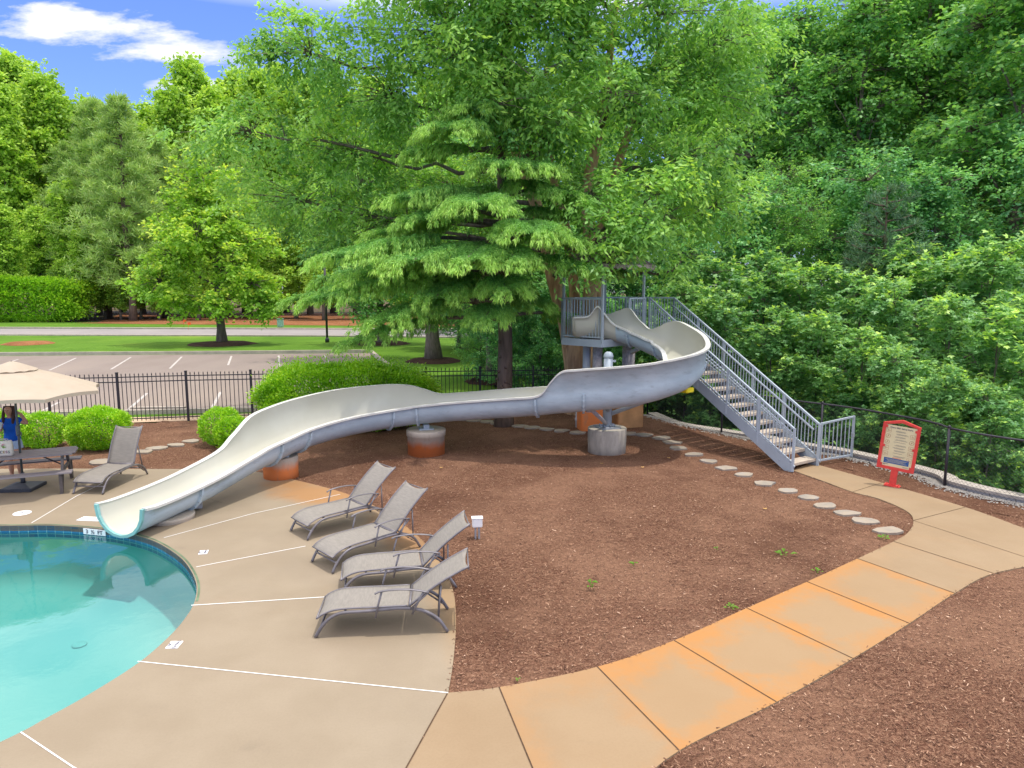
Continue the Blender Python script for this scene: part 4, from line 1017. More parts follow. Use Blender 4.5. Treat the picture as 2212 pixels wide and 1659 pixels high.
# ================================================================ PICNIC TABLE, UMBRELLA
M['purple_grey'] = simple('grey_lumber', rgb(.20, .175, .20), .7, .3, var=.2, scale=5)
m = Mat('grey_boards', .7, .3); c = m.mix(m.step(m.noise(12, 3, .6, vec=m.pos(True), stretch=(.1, 1, 1)), .3, .7), rgb(.19, .165, .175), rgb(.26, .23, .235)); m.color(c); M['boards'] = m.m
M['table_leg'] = simple('brown_table_leg', rgb(.11, .095, .09), .6, .3, var=.2)
tb = empty('picnic_table', (-10.1, 14.35, 0), R(24), 'grey board picnic table with attached benches beneath the beige umbrella', 'picnic table')
def board_panel(x0, x1, y0, y1, z, n_, name, rnd=.08):
    b = MB(); w = (y1-y0)/n_
    for i in range(n_):
        inset = rnd if i in (0, n_-1) else 0
        b.box(((x0+x1)/2, y0+w*(i+.5), z), (x1-x0-inset, w-.006, .035), bev=.006)
    b.build(name, M['boards'], tb)
board_panel(-.95, .95, -.38, .38, .74, 5, 'table_top'); board_panel(-.95, .95, -.78, -.52, .44, 2, 'bench', .03); board_panel(-.95, .95, .52, .78, .44, 2, 'bench', .03)
for sx in (-.72, .72):
    for sy in (-1, 1):
        b = MB(); b.beam((sx, sy*.25, .72), (sx, sy*.62, .02), .07, .05, (1, 0, 0)); b.build('leg', M['table_leg'], tb)
        b = MB(); b.box((sx, sy*.66, .21), (.06, .06, .42)); b.build('leg', M['table_leg'], tb)
    b = MB(); b.beam((sx, -.72, .41), (sx, .72, .41), .04, .07); b.beam((sx, -.35, .70), (sx, .35, .70), .04, .05); b.build('cross_bar', M['table_leg'], tb)
    b = MB(); b.tube([(sx, 0, .42), (sx*.35, 0, .71)], .014, 8); b.build('brace', M['black_metal'], tb)
UX, UY = -10.2, 14.40
um = empty('patio_umbrella', (UX, UY, 0), 0, 'beige fabric patio umbrella open over the picnic table', 'umbrella')
m = Mat('beige_canvas', .85, .15); m.color(m.ramp(m.noise(3, 4), [(.3, rgb(.44, .36, .275)), (.7, rgb(.48, .40, .31))])); M['canvas'] = m.m
tl = m.N.new('ShaderNodeBsdfTranslucent'); tl.inputs[0].default_value = rgb(.7, .55, .42); mx = m.N.new('ShaderNodeMixShader'); mx.inputs[0].default_value = .1
m.L.new(m.b.outputs[0], mx.inputs[1]); m.L.new(tl.outputs[0], mx.inputs[2]); m.L.new(mx.outputs[0], m.out.inputs[0])
b = MB(); V = []; NR_ = 8; Ru = 1.62
def upt(a, t):
    seg = 2*math.pi/8; f = ((a-R(7)) % seg)/seg; dip = math.sin(math.pi*f)
    r = Ru*t*(math.cos(seg/2)/math.cos(seg*(f-.5)))*(1-.03*dip*t)
    return Vector((r*math.cos(a), r*math.sin(a), 2.60-.56*t**1.15-.035*dip*t*(1-t)*2+.03*dip*t))
na = 48; nr_ = 8
for i in range(nr_+1):
    for j in range(na): V.append(upt(R(7)+2*math.pi*j/na, .08+.92*i/nr_))
F = [(i*na+j, (i+1)*na+j, (i+1)*na+(j+1) % na, i*na+(j+1) % na) for i in range(nr_) for j in range(na)]
b.add(V, F, 0, True)
V2 = [v+Vector((0, 0, -.07)) for v in V[-na:]]; b.add(V[-na:]+V2, [(j, na+j, na+(j+1) % na, (j+1) % na) for j in range(na)])
b.build('canopy', M['canvas'], um)
b = MB(); V = []
for i in range(5):
    for j in range(na):
        a = R(7)+2*math.pi*j/na; q = upt(a, .02+.27*i/4); q.z += .075-.012*i+.008*math.sin(j*1.7)*(i/4); V.append(q)
b.add(V, [(i*na+j, (i+1)*na+j, (i+1)*na+(j+1) % na, i*na+(j+1) % na) for i in range(4) for j in range(na)], 0, True); b.build('vent_flap', M['canvas'], um)
b = MB(); b.lathe([(.03, 2.60), (.02, 2.66), (.008, 2.68)], 10); b.build('finial', M['table_leg'], um)
M['pole'] = simple('umbrella_pole', rgb(.085, .10, .10), .4, .5, var=.1)
b = MB(); b.tube([(0, 0, .1), (0, 0, 2.6)], .022, 12); b.build('pole', M['pole'], um)
b = MB(); b.lathe([(.034, 1.12), (.042, 1.16), (.042, 1.3), (.034, 1.34)], 12); b.tube([(.03, -.02, 1.2), (.09, -.04, 1.2), (.09, -.04, 1.13)], .009, 6); b.build('crank', M['pole'], um)
for k_ in range(8):
    a = R(7)+k_*math.pi/4; b = MB(); b.tube([upt(a, .03)-up*.02, upt(a, .5)-up*.02, upt(a, .99)-up*.03], .009, 6); b.tube([(0, 0, 1.95), upt(a, .5)-up*.03], .007, 6); b.build('rib', M['pole'], um)
M['base_plastic'] = simple('umbrella_base', rgb(.055, .06, .075), .5, .4, var=.2)
b = MB(); b.box((0, 0, .035), (.62, .62, .07), R(6), bev=.012); V = [(-.29, -.29, .07), (.29, -.29, .07), (.29, .29, .07), (-.29, .29, .07), (-.09, -.09, .13), (.09, -.09, .13), (.09, .09, .13), (-.09, .09, .13)]
rm = Matrix.Rotation(R(6), 3, 'Z'); b.add([rm @ Vector(v) for v in V], [(0, 1, 5, 4), (1, 2, 6, 5), (2, 3, 7, 6), (3, 0, 4, 7), (4, 5, 6, 7)])
b.lathe([(.045, .12), (.04, .34)], 12)
for sx in (-.12, .12): b.tube([rm @ Vector((sx, -.33, .035)), rm @ Vector((sx, -.30, .035))], .03, 10)
b.build('base', M['base_plastic'], um)
# tote bag on the table
m = Mat('tote_canvas', .9, .1); m.color(m.ramp(m.noise(20, 3), [(.3, rgb(.58, .53, .46)), (.7, rgb(.66, .61, .53))])); M['tote'] = m.m
tote = empty('tote_bag', (-10.40, 14.16, .76), R(14), 'cream canvas tote bag with coloured lettering on the picnic table', 'bag')
b = MB(); V = []
for z, w, d in ((0, .19, .07), (.02, .2, .08), (.15, .2, .075), (.27, .195, .05), (.31, .19, .035)):
    for k_ in range(16):
        a = 2*math.pi*k_/16; x = w*max(-1, min(1, 1.25*math.cos(a))); y = d*max(-1, min(1, 1.25*math.sin(a))); V.append((x, y, z+.006*math.sin(k_*2.1+z*9)))
b.add(V, [(i*16+j, i*16+(j+1) % 16, (i+1)*16+(j+1) % 16, (i+1)*16+j) for i in range(4) for j in range(16)]+[tuple(range(15, -1, -1))], 0, True); b.build('bag_body', M['tote'], tote)
b = MB(); 
for sy in (-.04, .04): b.tube(catmull([(-.09, sy, .3), (-.08, sy*.8, .36), (0, sy*1.2, .345), (.10, sy, .33), (.14, sy*1.1, .26)], 4), .011, 6, flat=.4)
b.build('handle', M['tote'], tote)
for i, ch in enumerate('PRINCESS'):
    colr = [rgb(.25, .08, .16), rgb(.12, .16, .16), rgb(.3, .18, .05)][i % 3]
    key = 'ink%d' % (i % 3)
    if key not in M: M[key] = simple(key, colr, .8, .1)
    text_mesh(ch, .075, Matrix.Translation((-.155+i*.0445, -.083, .085)) @ Matrix.Rotation(R(90), 4, 'X'), M[key], 'lettering', tote, .001, .001)
M['green_ink'] = simple('green_ink', rgb(.25, .42, .1), .8, .1); M['pink_ink'] = simple('pink_ink', rgb(.65, .25, .35), .8, .1)
b = MB(); 
for a in (20, 70, 120): 
    rr_ = R(a); P = [Vector((.06+.06*t*math.cos(rr_), -.078-.004, .17+.07*t*math.sin(rr_))) for t in (0, .5, 1)]; b.tube(P, [.004, .009, .002], 6)
b.build('printed_leaf', M['green_ink'], tote)
b = MB(); b.tube([(.04, -.08, .2), (.05, -.08, .245), (.09, -.078, .25)], [.006, .012, .004], 6); b.build('printed_flower', M['pink_ink'], tote)
# ================================================================ SIGN
sg = G(1927, 1050)
sign = empty('safety_sign', (sg.x, sg.y, .004), 0, 'red framed cream water slide rules sign leaning on a red post by the path', 'sign')
sign.rotation_euler = (0, R(4.6), math.atan2(-.59, .8))
M['red'] = simple('red_paint', rgb(.62, .055, .045), .5, .4, var=.15, scale=9); M['cream'] = simple('sign_cream', rgb(.62, .54, .33), .6, .3, var=.05)
M['ink'] = simple('sign_ink', rgb(.10, .09, .13), .7, .2); M['ink_brown'] = simple('sign_ink_brown', rgb(.34, .17, .10), .7, .2); M['sign_blue'] = simple('sign_blue', rgb(.03, .09, .25), .6, .3)
W2 = .35; zb, zt = .35, 1.33; zp = 1.43
b = MB(); b.box((0, 0, .18), (.13, .06, .36)); b.build('post', M['red'], sign)
b = MB(); b.box((0, 0, .008), (.30, .2, .016)); 
for sx in (-.11, .11):
    for sy in (-.07, .07): b.tube([(sx, sy, .01), (sx, sy, .04)], .012, 6)
b.build('base_plate', M['red'], sign)
b = MB(); P = [(-W2, zb), (W2, zb), (W2, zt), (0, zp), (-W2, zt)]; cw = .062; Pi = [(-W2+cw, zb+cw), (W2-cw, zb+cw), (W2-cw, zt-.03), (0, zp-.065), (-W2+cw, zt-.03)]
V = [(x, y, z) for y in (-.03, .03) for x, z in P]+[(x, y, z) for y in (-.03, .03) for x, z in Pi]; F = []
for i in range(5):
    j = (i+1) % 5; F += [(i, j, 10+j, 10+i), (5+j, 5+i, 15+i, 15+j), (j, i, 5+i, 5+j), (10+i, 10+j, 15+j, 15+i)]
b.add(V, F); b.build('frame', M['red'], sign)
pw = W2-cw+.006
b = MB(); b.box((0, -.012, (zb+zt)/2+.005), (2*pw, .006, zt-zb-.08)); pan = b.build('panel', M['cream'], sign)
YF = -.0165
def sbar(x, z, w, h, mat, name='printed_text', y=YF):
    b = MB(); b.box((x, y, z), (w, .002, h)); return b
title = text_mesh('Water Slide Safety Rules', .043, Matrix.Translation((0, YF, zt-.085)) @ Matrix.Rotation(R(90), 4, 'X'), M['ink'], 'lettering', sign, .0008, .0012)
b = MB(); rr = random.Random(4); zz = zt-.15
for i in range(10):
    cx_ = [-.0, .03][i % 2]
    for l in range(1 if i in (4, 8) else 2): b.box((cx_+rr.uniform(-.01, .01), YF, zz-l*.016), (rr.uniform(.17, .24), .002, .0045))
    zz -= .059
b.build('printed_text', M['ink'], sign)
def picto(kind, x, z):
    b = MB(); s_ = .042
    if kind == 0:
        for dx, dz, w, h in ((0, s_, 2*s_, .004), (0, -s_, 2*s_, .004), (s_, 0, .004, 2*s_), (-s_, 0, .004, 2*s_)): b.box((x+dx, YF, z+dz), (w, .002, h))
        b.box((x-.012, YF, z), (.008, .002, .045)); b.box((x+.012, YF, z-.006), (.03, .002, .01))
    else:
        P = [(x+s_*math.cos(a*.3927), YF, z+s_*math.sin(a*.3927)) for a in range(17)]; b.tube(P, .0025, 4); b.beam((x-.03, YF, z-.03), (x+.03, YF, z+.03), .002, .005, (0, 1, 0)); b.box((x, YF, z+.004), (.012, .002, .035))
    b.build('pictogram', M['ink_brown'], sign)
zs = [zt-.15-.125*i for i in range(5)]
for i, k_ in enumerate((0, 1, 1, 0, 0)): picto(k_, -.225, zs[i])
for i, k_ in enumerate((0, 1, 0, 0, 0)): picto(k_, .225, zs[i]-.075)
b = MB(); b.box((0, YF+.0003, zb+.185), (.47, .002, .115)); b.build('blue_notice', M['sign_blue'], sign)
b = MB()
for i in range(4): b.box((-.01+.01*(i % 2), YF-.002, zb+.215-i*.02), (.40-.05*(i % 3), .0015, .005))
b.build('notice_text', M['cream'], sign)
b = MB(); b.box((0, YF, zb+.255), (.16, .002, .010)); b.build('notice_heading', M['red'], sign)
b = MB(); b.box((-.19, YF, zb+.105), (.10, .002, .008)); b.tube([(-.245, YF, zb+.11), (-.23, YF, zb+.09), (-.2, YF, zb+.097)], .003, 4); b.box((.18, YF, zb+.095), (.11, .002, .003)); b.box((.18, YF, zb+.085), (.09, .002, .003)); b.build('logo_mark', M['ink'], sign)
b = MB()
for x, z in ((-.275, zt-.07), (.275, zt-.1), (-.275, .84), (.275, .84), (-.275, zb+.09), (.275, zb+.09)): b.box((x, YF-.004, z), (.04, .012, .05))
b.build('panel_clip', M['red'], sign)
# ================================================================ SMALL DECK THINGS
def deck_tile(c4, lines, label, cat='deck marker', sizes=None):
    P = [G(*q) for q in c4]; A, B_, C_, D_ = P    # text baseline A->B, letter-up from D->A
    cen = sum(P, Vector())/4; xax = ((B_-A)+(C_-D_)).normalized(); w = ((B_-A).length+(C_-D_).length)/2; h = ((A-D_).length+(B_-C_).length)/2
    yax = Vector((0, 0, 1)).cross(xax)
    rm = Matrix((xax, yax, Vector((0, 0, 1)))).transposed().to_4x4(); e = empty('deck_marker', (cen.x, cen.y, .0), 0, label, cat)
    b = MB(); b.box((0, 0, .003), (w, h, .012), rm.to_3x3(), bev=.002); b.build('tile', M['white'], e)
    for t, sz, ox, oy in lines: text_mesh(t, sz, Matrix.Translation((0, 0, .0105)) @ rm @ Matrix.Translation((ox, oy, 0)), M['ink'], 'lettering', e, .0008, .001)
    return w, h
deck_tile([(357, 1400.7), (371, 1385.4), (395.4, 1386.4), (382.8, 1401.7)], [('NO', .055, 0, .045), ('DIVING', .052, 0, -.03)], 'white tile lettered NO DIVING set in the deck beside the near pool edge')
deck_tile([(428, 1198), (432, 1190), (451, 1189), (447, 1197)], [('NO', .05, 0, .05), ('DIVING', .045, 0, -.03)], 'white NO DIVING tile in the deck between two white joints, farther of two')
deck_tile([(243, 1119), (176, 1117), (170, 1124), (240, 1127)], [('3 ½ FT', .12, -.11, 0), ('NO', .05, .19, .03), ('DIVING', .045, .19, -.03)], 'white tile strip reading 3 ½ FT in the deck behind the pool edge')
# depth marker on the tile band
pa, pb = G(182, 1141, -.03, False), G(229, 1146, -.03, False)
best = sorted(pool, key=lambda q: abs((q[0]*FPX/(q[1]))-(-(1106-205))))[:0]
def on_band(u):
    # the point of the far pool edge seen in column u
    bestp = None; bd = 1e9
    for i in range(len(pool)):
        a, c = pool[i], pool[(i+1) % len(pool)]
        for t in (0, .25, .5, .75):
            x = a[0]+(c[0]-a[0])*t; y = a[1]+(c[1]-a[1])*t
            if y < 11: continue
            uu = 1106+FPX*x/(y*math.cos(PITCH)+4.2*math.sin(PITCH)); 
            if abs(uu-u) < bd: bd = abs(uu-u); bestp = Vector((x, y, 0))
    return bestp
A = on_band(183); C_ = on_band(229); xax = (C_-A).normalized(); cen = (A+C_)/2; nrm_ = Vector((xax.y, -xax.x, 0)); 
if nrm_.y > 0: nrm_ = -nrm_
rm = Matrix((xax, Vector((0, 0, 1)), xax.cross(Vector((0, 0, 1))))).transposed().to_4x4()
e = empty('depth_marker', (cen.x, cen.y, -.07), 0, 'white depth marker reading 3 ½ FT on the blue tile band', 'depth marker')
off = nrm_*.012
b = MB(); b.box(off*1.0, ((C_-A).length, .10, .012), rm.to_3x3()); b.build('tile', M['white'], e)
text_mesh('3  ½  FT', .10, Matrix.Translation(off*1.7+nrm_*.004) @ rm, M['ink'], 'lettering', e, .001, .002)
p = G(48, 1108.5); e = empty('skimmer_lid', p, 0, 'round white skimmer lid in the deck behind the pool', 'lid'); b = MB(); b.lathe([(.15, -.01), (.15, .006), (.14, .01)], 28); b.build('lid', M['white'], e)
b = MB(); 
for a in (0, 180): b.box((.05*math.cos(R(a)), 0, .0115), (.02, .02, .003))
b.lathe([(.025, .0095), (.022, .0125)], 10); b.build('finger_hole', M['ink'], e)
p = G(34, 1108.5); 
M['fitting'] = simple('pool_fitting', rgb(.15, .42, .40), .6, .3)
# pool fittings under water
for i, (u, v, lab) in enumerate([(36, 1168, 'round white pool fitting under water at the left, farther than the others'), (143, 1170, 'round white underwater fitting ahead of the slide outlet'), (170, 1378, 'round white drain cover on the pool floor nearest the camera')]):
    p = G(u, v, -1.0 if i == 2 else -.9, False); 
    if i < 2: p = G(u, v, -.95, False)
    b = MB(); b.lathe([(.10, 0), (.10, .02), (.085, .03), (.075, .022), (.05, .022)], 24); o = b.build('pool_fitting', M['fitting']); o.location = (p.x, p.y, -1.12); tag(o, lab, 'pool fitting', 'fittings in the pool')
p = G(1031, 1163); e = empty('outlet_box', p, R(6), 'white weatherproof electrical outlet box on posts in the mulch', 'electrical box')
b = MB(); b.box((0, 0, .28), (.17, .12, .15), bev=.012); b.build('box', M['white'], e); b = MB(); b.box((0, -.0, .362), (.19, .14, .015), bev=.004); b.build('lid', M['white'], e)
for sx in (-.03, .03): b = MB(); b.box((sx, 0, .09), (.03, .03, .24)); b.build('post', M['galv'], e)
# fallen leaves and sprouts
M['dead_leaf'] = simple('dead_leaf', rgb(.5, .3, .1), .8, .2, var=.3)
for i, (u, v, lab) in enumerate([(1388, 1010, 'dry tan leaf on the mulch below the flagstone arc'), (1445, 990, 'curled tan leaf on the mulch between arc and bare footing'), (1300, 1002, 'dry leaf on the mulch in front of the bare footing'), (1653, 1100, 'pale leaf scrap on the mulch under the flagstone arc'), (953, 1011, 'dry leaf on the mulch right of the stained footing')]):
    p = G(u, v); b = MB(); rr = random.Random(i); V = [(.05*math.cos(a*.785)*(1 if a % 2 else .6), .04*math.sin(a*.785)*(1 if a % 2 else .6), .01+.012*(a % 2)) for a in range(8)]+[(0, 0, .006)]
    b.add(V, [(k_, (k_+1) % 8, 8) for k_ in range(8)]); o = b.build('fallen_leaf', M['dead_leaf']); o.location = (p.x, p.y, p.z); tag(o, lab, 'leaf', 'dry leaves on the mulch')
M['sprout'] = leafmat('sprout_leaf', rgb(.12, .3, .03), rgb(.2, .42, .04), rgb(.3, .5, .06), .35)
SP = [(1275, 1272, .12, 0, 'tall lone green sprout in the mulch nearest the path'), (1369, 1224, .08, 0, 'small green sprout in the mulch between the tall sprout and leafy weed'), (1578, 1315, .08, 1, 'green weed at the edge of the mulch beside a path joint'),
      (1695, 1199, .11, 1, 'largest leafy weed in the middle of the mulch'), (1764, 1236, .07, 1, 'small weed hugging the inner path edge'), (1912, 1165, .09, 1, 'leafy weed beside the first flagstone near the bend'), (1548, 1188, .05, 0, 'tiny sprout in the mulch left of the largest weed'), (1118, 1473, .035, 0, 'tiny sprout in the mulch close to the first path joint'), (588, 963, .08, 0, 'thin sprout in the dark mulch under the slide')]
for i, (u, v, s_, kd, lab) in enumerate(SP):
    p = G(u, v); rr = random.Random(i+60); b = MB(); n_ = 9 if kd else 6
    for k_ in range(n_):
        a = rr.uniform(0, 6.28); d = Vector((math.cos(a), math.sin(a), 0)); z0 = rr.uniform(.2, 1)*s_ if not kd else .02; L = s_*rr.uniform(.6, 1.1); sd = Vector((-d.y, d.x, 0))*L*.22; c0 = Vector((0, 0, z0))+(d*rr.uniform(0, s_*.8) if kd else d*.005)
        b.add([c0, c0+d*L*.5+sd+up*L*.3, c0+d*L+up*L*.2, c0+d*L*.5-sd+up*L*.3], [(0, 1, 2, 3)])
    b.tube([(0, 0, 0), (0, 0, s_)], .004, 5); o = b.build('sprout', M['sprout']); o.location = p; tag(o, lab, 'weed', 'weeds in the mulch')
# ================================================================ PICKET FENCE
fl = [(-24, 19.05), (-21.2, 19.6), (-18.4, 20.15)]
fa = [G(u, v, 1.52, False) for u, v in []]
FP = [Vector((-20.6, 19.7, 0)), Vector((-18.4, 20.15, 0)), Vector((-16.2, 20.6, 0))]
for u, y in ((101, 21.15), (252, 21.5), (401, 21.95), (541, 22.25)):
    FP.append(Vector(((u-1106)/FPX*(y*math.cos(PITCH)+2.7*math.sin(PITCH)), y, 0)))
FP += [Vector((-6.4, 22.55, 0)), Vector((-4.6, 22.8, 0)), Vector((-2.8, 23.0, 0)), Vector((-1.05, 23.15, 0)), Vector((.7, 23.35, 0)), Vector((2.5, 23.5, 0)), Vector((4.3, 23.3, 0))]
fence = empty('picket_fence', (-10.2, 21.9, 0), 0, 'black metal picket fence with spear tops between the mulch and parking lot', 'fence')
f0 = fence.location; FH = 1.5
for i in range(len(FP)):
    b = MB(); b.beam(FP[i]-up*.1-f0, FP[i]+up*(FH+.04)-f0, .06, .06, (1, 0, 0)); b.beam(FP[i]+up*(FH+.04)-f0, FP[i]+up*(FH+.075)-f0, .07, .07, (1, 0, 0)); b.build('fence_post', M['black_metal'], fence)
for i in range(len(FP)-1):
    a, c = FP[i]-f0, FP[i+1]-f0; b = MB(); L = (c-a).length; n_ = round(L/.125)
    for z in (.12, FH-.23, FH-.08): b.beam(a+up*z, c+up*z, .03, .03)
    for k_ in range(1, n_):
        q = a.lerp(c, k_/n_); b.beam(q+up*.05, q+up*(FH-.02), .017, .017, (1, 0, 0)); b.tube([q+up*(FH-.03), q+up*(FH-.01), q+up*(FH+.045)], [.012, .019, .002], 5)
    b.build('picket_panel', M['black_metal'], fence)
# ================================================================ CHAIN LINK FENCE
cl = thick_line(wl2, .05)
cum = [0]
for a, c in zip(cl[:-1], cl[1:]): cum.append(cum[-1]+math.hypot(c[0]-a[0], c[1]-a[1]))
def clp(s_):
    s_ = max(0, min(cum[-1]-1e-6, s_)); i = max(k_ for k_ in range(len(cum)-1) if cum[k_] <= s_); t = (s_-cum[i])/(cum[i+1]-cum[i]); 
    return Vector((cl[i][0]+(cl[i+1][0]-cl[i][0])*t, cl[i][1]+(cl[i+1][1]-cl[i][1])*t, 0))
chain = empty('chain_link_fence', (6, 19.9, 0), 0, 'black chain link fence with top rail in front of the woods', 'fence'); c0 = chain.location
CH = 1.25
def s_at(u):   # arc length of the fence point seen in column u
    return min((abs(1106+FPX*clp(s_).x/(clp(s_).y*.99+.5)-u), s_) for s_ in np.arange(0, cum[-1]-6, .05))[1]
ps = [s_at(u) for u in (1392, 1559, 1774, 2045)]; ps = [ps[0]-2.6]+ps+[ps[-1]+2.8, ps[-1]+5.6, ps[-1]+8.4]
b = MB(); b.tube([clp(s_)+up*CH-c0 for s_ in np.arange(max(ps[0], .1), ps[-1], .4)], .022, 8); b.build('top_rail', M['black_metal'], chain)
for s_ in ps:
    q = clp(max(s_, .1))-c0; b = MB(); b.tube([q-up*.2, q+up*(CH+.02)], .028, 10); b.lathe([(.032, CH), (.034, CH+.04), (.015, CH+.06)], 10, q); b.build('fence_post', M['black_metal'], chain)
b = MB(); h = CH-.02; st_ = .085
s_ = max(ps[0], .1)
while s_ < ps[-1]-h:
    for sg_ in (1, -1):
        a = clp(s_ if sg_ > 0 else s_+h); c = clp(s_+h if sg_ > 0 else s_); m1 = clp(s_+h/2)
        P = [a+up*.02-c0, m1+up*(h/2)-c0, c+up*h-c0]; b.tube(P, .0022, 3, caps=False, sm=False)
    s_ += st_
b.build('wire_mesh', M['black_metal'], chain)
# ================================================================ LAMP POST, UTILITY BOX, FLAGS, WHEEL STOPS
p = F_(707, 738); e = empty('street_lamp', (p[0], p[1], -.05), 0, 'thin black lamp post on the grass strip beyond the parking lot', 'lamp post')
b = MB(); b.tube([(0, 0, 0), (0, 0, 6)], .085, 10); b.lathe([(.16, 0), (.16, .25), (.1, .35)], 12); b.build('pole', M['black_metal'], e); b = MB(); b.lathe([(.1, 6), (.22, 6.1), (.24, 6.5), (.05, 6.7)], 12); b.build('lamp_head', M['black_metal'], e)
M['util'] = simple('utility_green', rgb(.25, .42, .33), .6, .3); p = F_(592, 709); b = MB(); b.box((0, 0, .4), (.55, .5, .8), bev=.05); b.box((0, 0, .83), (.6, .55, .06), bev=.02); o = b.build('utility_box', M['util']); o.location = (p[0], p[1]+2, 0); tag(o, 'small pale green utility box by the road beyond the maple', 'utility box')
M['orange'] = simple('orange_flag', rgb(.75, .12, .03), .6, .2)
for i, (u, v, lab) in enumerate(((397, 703, 'upper orange marker flag in the grass beyond the road'), (407, 710, 'lower orange marker flag at the far road edge'))):
    p = F_(u, v+2); b = MB(); b.tube([(0, 0, 0), (0, 0, .7)], .012, 5); b.box((.12, 0, .6), (.3, .02, .24)); o = b.build('marker_flag', M['orange']); o.location = (p[0], p[1], -.03); tag(o, lab, 'marker flag', 'orange marker flags by the road')
for i, (u0, u1, v) in enumerate(((20, 56, 896), (97, 158, 893.5), (281, 402, 886), (485, 600, 885))):
    a, c = Vector((*F_(u0, v), 0)), Vector((*F_(u1, v-1.5), 0)); m_ = (a+c)/2; dd_ = (c-a).normalized(); b = MB(); b.beam(-dd_*.9+up*.04, dd_*.9+up*.04, .16, .13); o = b.build('wheel_stop', M['curb']); o.location = m_+up*.0
    tag(o, f'low grey concrete wheel stop behind the picket fence, {ORD[i]} from the left', 'wheel stop', 'wheel stops in the parking lot')
# ================================================================ PERSON
M['skin'] = simple('skin', rgb(.50, .27, .18), .55, .3, var=.05); M['hair'] = simple('brown_hair', rgb(.055, .025, .018), .6, .3, var=.35, scale=30)
M['shirt'] = simple('blue_shirt', rgb(.01, .09, .42), .85, .15, var=.15, scale=9); M['denim'] = simple('denim', rgb(.33, .42, .55), .9, .1, var=.15)
M['shirt_dark'] = simple('navy_sleeve', rgb(.05, .03, .14), .85, .15, var=.15)
def skinned(name, joints, edges, mat, parent, sub=2):
    me = bpy.data.meshes.new(name); me.from_pydata([j[0] for j in joints], edges, []); o = bpy.data.objects.new(name, me); col.objects.link(o)
    sm = o.modifiers.new('s', 'SKIN'); sm.use_smooth_shade = True
    for i, j in enumerate(joints):
        r = j[1] if isinstance(j[1], tuple) else (j[1], j[1]); me.skin_vertices[0].data[i].radius = (r[0]*1.13, r[1]*1.13); me.skin_vertices[0].data[i].use_root = (i == 0)
    ss = o.modifiers.new('u', 'SUBSURF'); ss.levels = sub; ss.render_levels = sub
    dg = bpy.context.evaluated_depsgraph_get(); dg.update(); m2 = bpy.data.meshes.new_from_object(o.evaluated_get(dg)); bpy.data.objects.remove(o)
    m2.materials.clear(); m2.materials.append(mat); m2.name = name
    q = bpy.data.objects.new(name, m2); col.objects.link(q); q.parent = parent; return q
pf = G(40, 1036)
per = empty('person', (pf.x-.14, pf.y+.12, 0), R(8), 'person in a blue T-shirt and denim shorts looking at a phone behind the picnic table', 'person')
# faces -y (towards the camera); person's right hand is at -x
J = [((0, .02, .86), (.15, .10)), ((0, .02, 1.00), (.115, .085)), ((0, .02, 1.16), (.135, .095)), ((0, .02, 1.29), (.11, .075)), ((0, .015, 1.36), .052), ((0, -.005, 1.42), .05),
     ((-.15, .02, 1.29), .050), ((-.21, -.02, 1.08), .040), ((-.10, -.20, 1.14), .030), ((-.06, -.26, 1.17), .026),
     ((.15, .02, 1.29), .050), ((.33, .02, 1.20), .042), ((.20, .04, 1.42), .031), ((.13, .03, 1.46), .026),
     ((-.085, .02, .78), .088), ((-.09, .02, .46), .057), ((-.09, .035, .25), .050), ((-.09, .04, .08), .033), ((-.095, -.09, .028), .03),
     ((.085, .02, .78), .088), ((.09, -.0, .46), .057), ((.09, .02, .25), .050), ((.09, .03, .08), .033), ((.095, -.10, .028), .03),
     ((0, -.022, 1.475), (.068, .078)), ((0, -.018, 1.545), (.084, .094)), ((0, -.01, 1.60), (.055, .065))]
E = [(0, 1), (1, 2), (2, 3), (3, 4), (4, 5), (3, 6), (6, 7), (7, 8), (8, 9), (3, 10), (10, 11), (11, 12), (12, 13), (0, 14), (14, 15), (15, 16), (16, 17), (17, 18), (0, 19), (19, 20), (20, 21), (21, 22), (22, 23), (5, 24), (24, 25), (25, 26)]
# fingers rooted in each palm
def fingers(J, E, root, base, dirv, side, up_, curl):
    base = Vector(base); d = Vector(dirv).normalized(); s_ = Vector(side).normalized(); u_ = Vector(up_).normalized()
    for k_, L in enumerate((.062, .07, .066, .05)):
        p0 = base+s_*((k_-1.5)*.018)+d*.035; p1 = p0+d*L*.45+u_*curl*.4; p2 = p0+d*L*.7+u_*curl
        i = len(J); J += [(tuple(p0), .0095), (tuple(p1), .0085), (tuple(p2), .0075)]; E += [(root, i), (i, i+1), (i+1, i+2)]
    i = len(J); J += [(tuple(base-s_*.035+d*.01+u_*.01), .011), (tuple(base-s_*.045+d*.045+u_*.02), .009)]; E += [(root, i), (i, i+1)]
fingers(J, E, 9, (-.05, -.275, 1.19), (.35, -.1, .9), (.2, -.5, .1), (.6, .3, 0), .03)
fingers(J, E, 13, (.11, .02, 1.49), (-.8, .0, .6), (.2, -.9, .3), (-.3, 0, -.7), .02)
skinned('body', J, E, M['skin'], per)
b = MB()
b.tube([(0, -.112, 1.515), (0, -.130, 1.498), (0, -.115, 1.49)], [.006, .012, .009], 6); b.build('nose', M['skin'], per)
for sx in (-.027, .027): b = MB(); b.tube([(sx-.012, -.112, 1.528), (sx, -.118, 1.529), (sx+.012, -.112, 1.528)], [.002, .005, .002], 6); b.build('eye', M['hair'], per)
M['lip'] = simple('lips', rgb(.42, .12, .10), .5, .3); b = MB(); b.tube([(-.02, -.098, 1.465), (0, -.108, 1.463), (.02, -.098, 1.465)], [.002, .005, .002], 6); b.build('mouth', M['lip'], per)
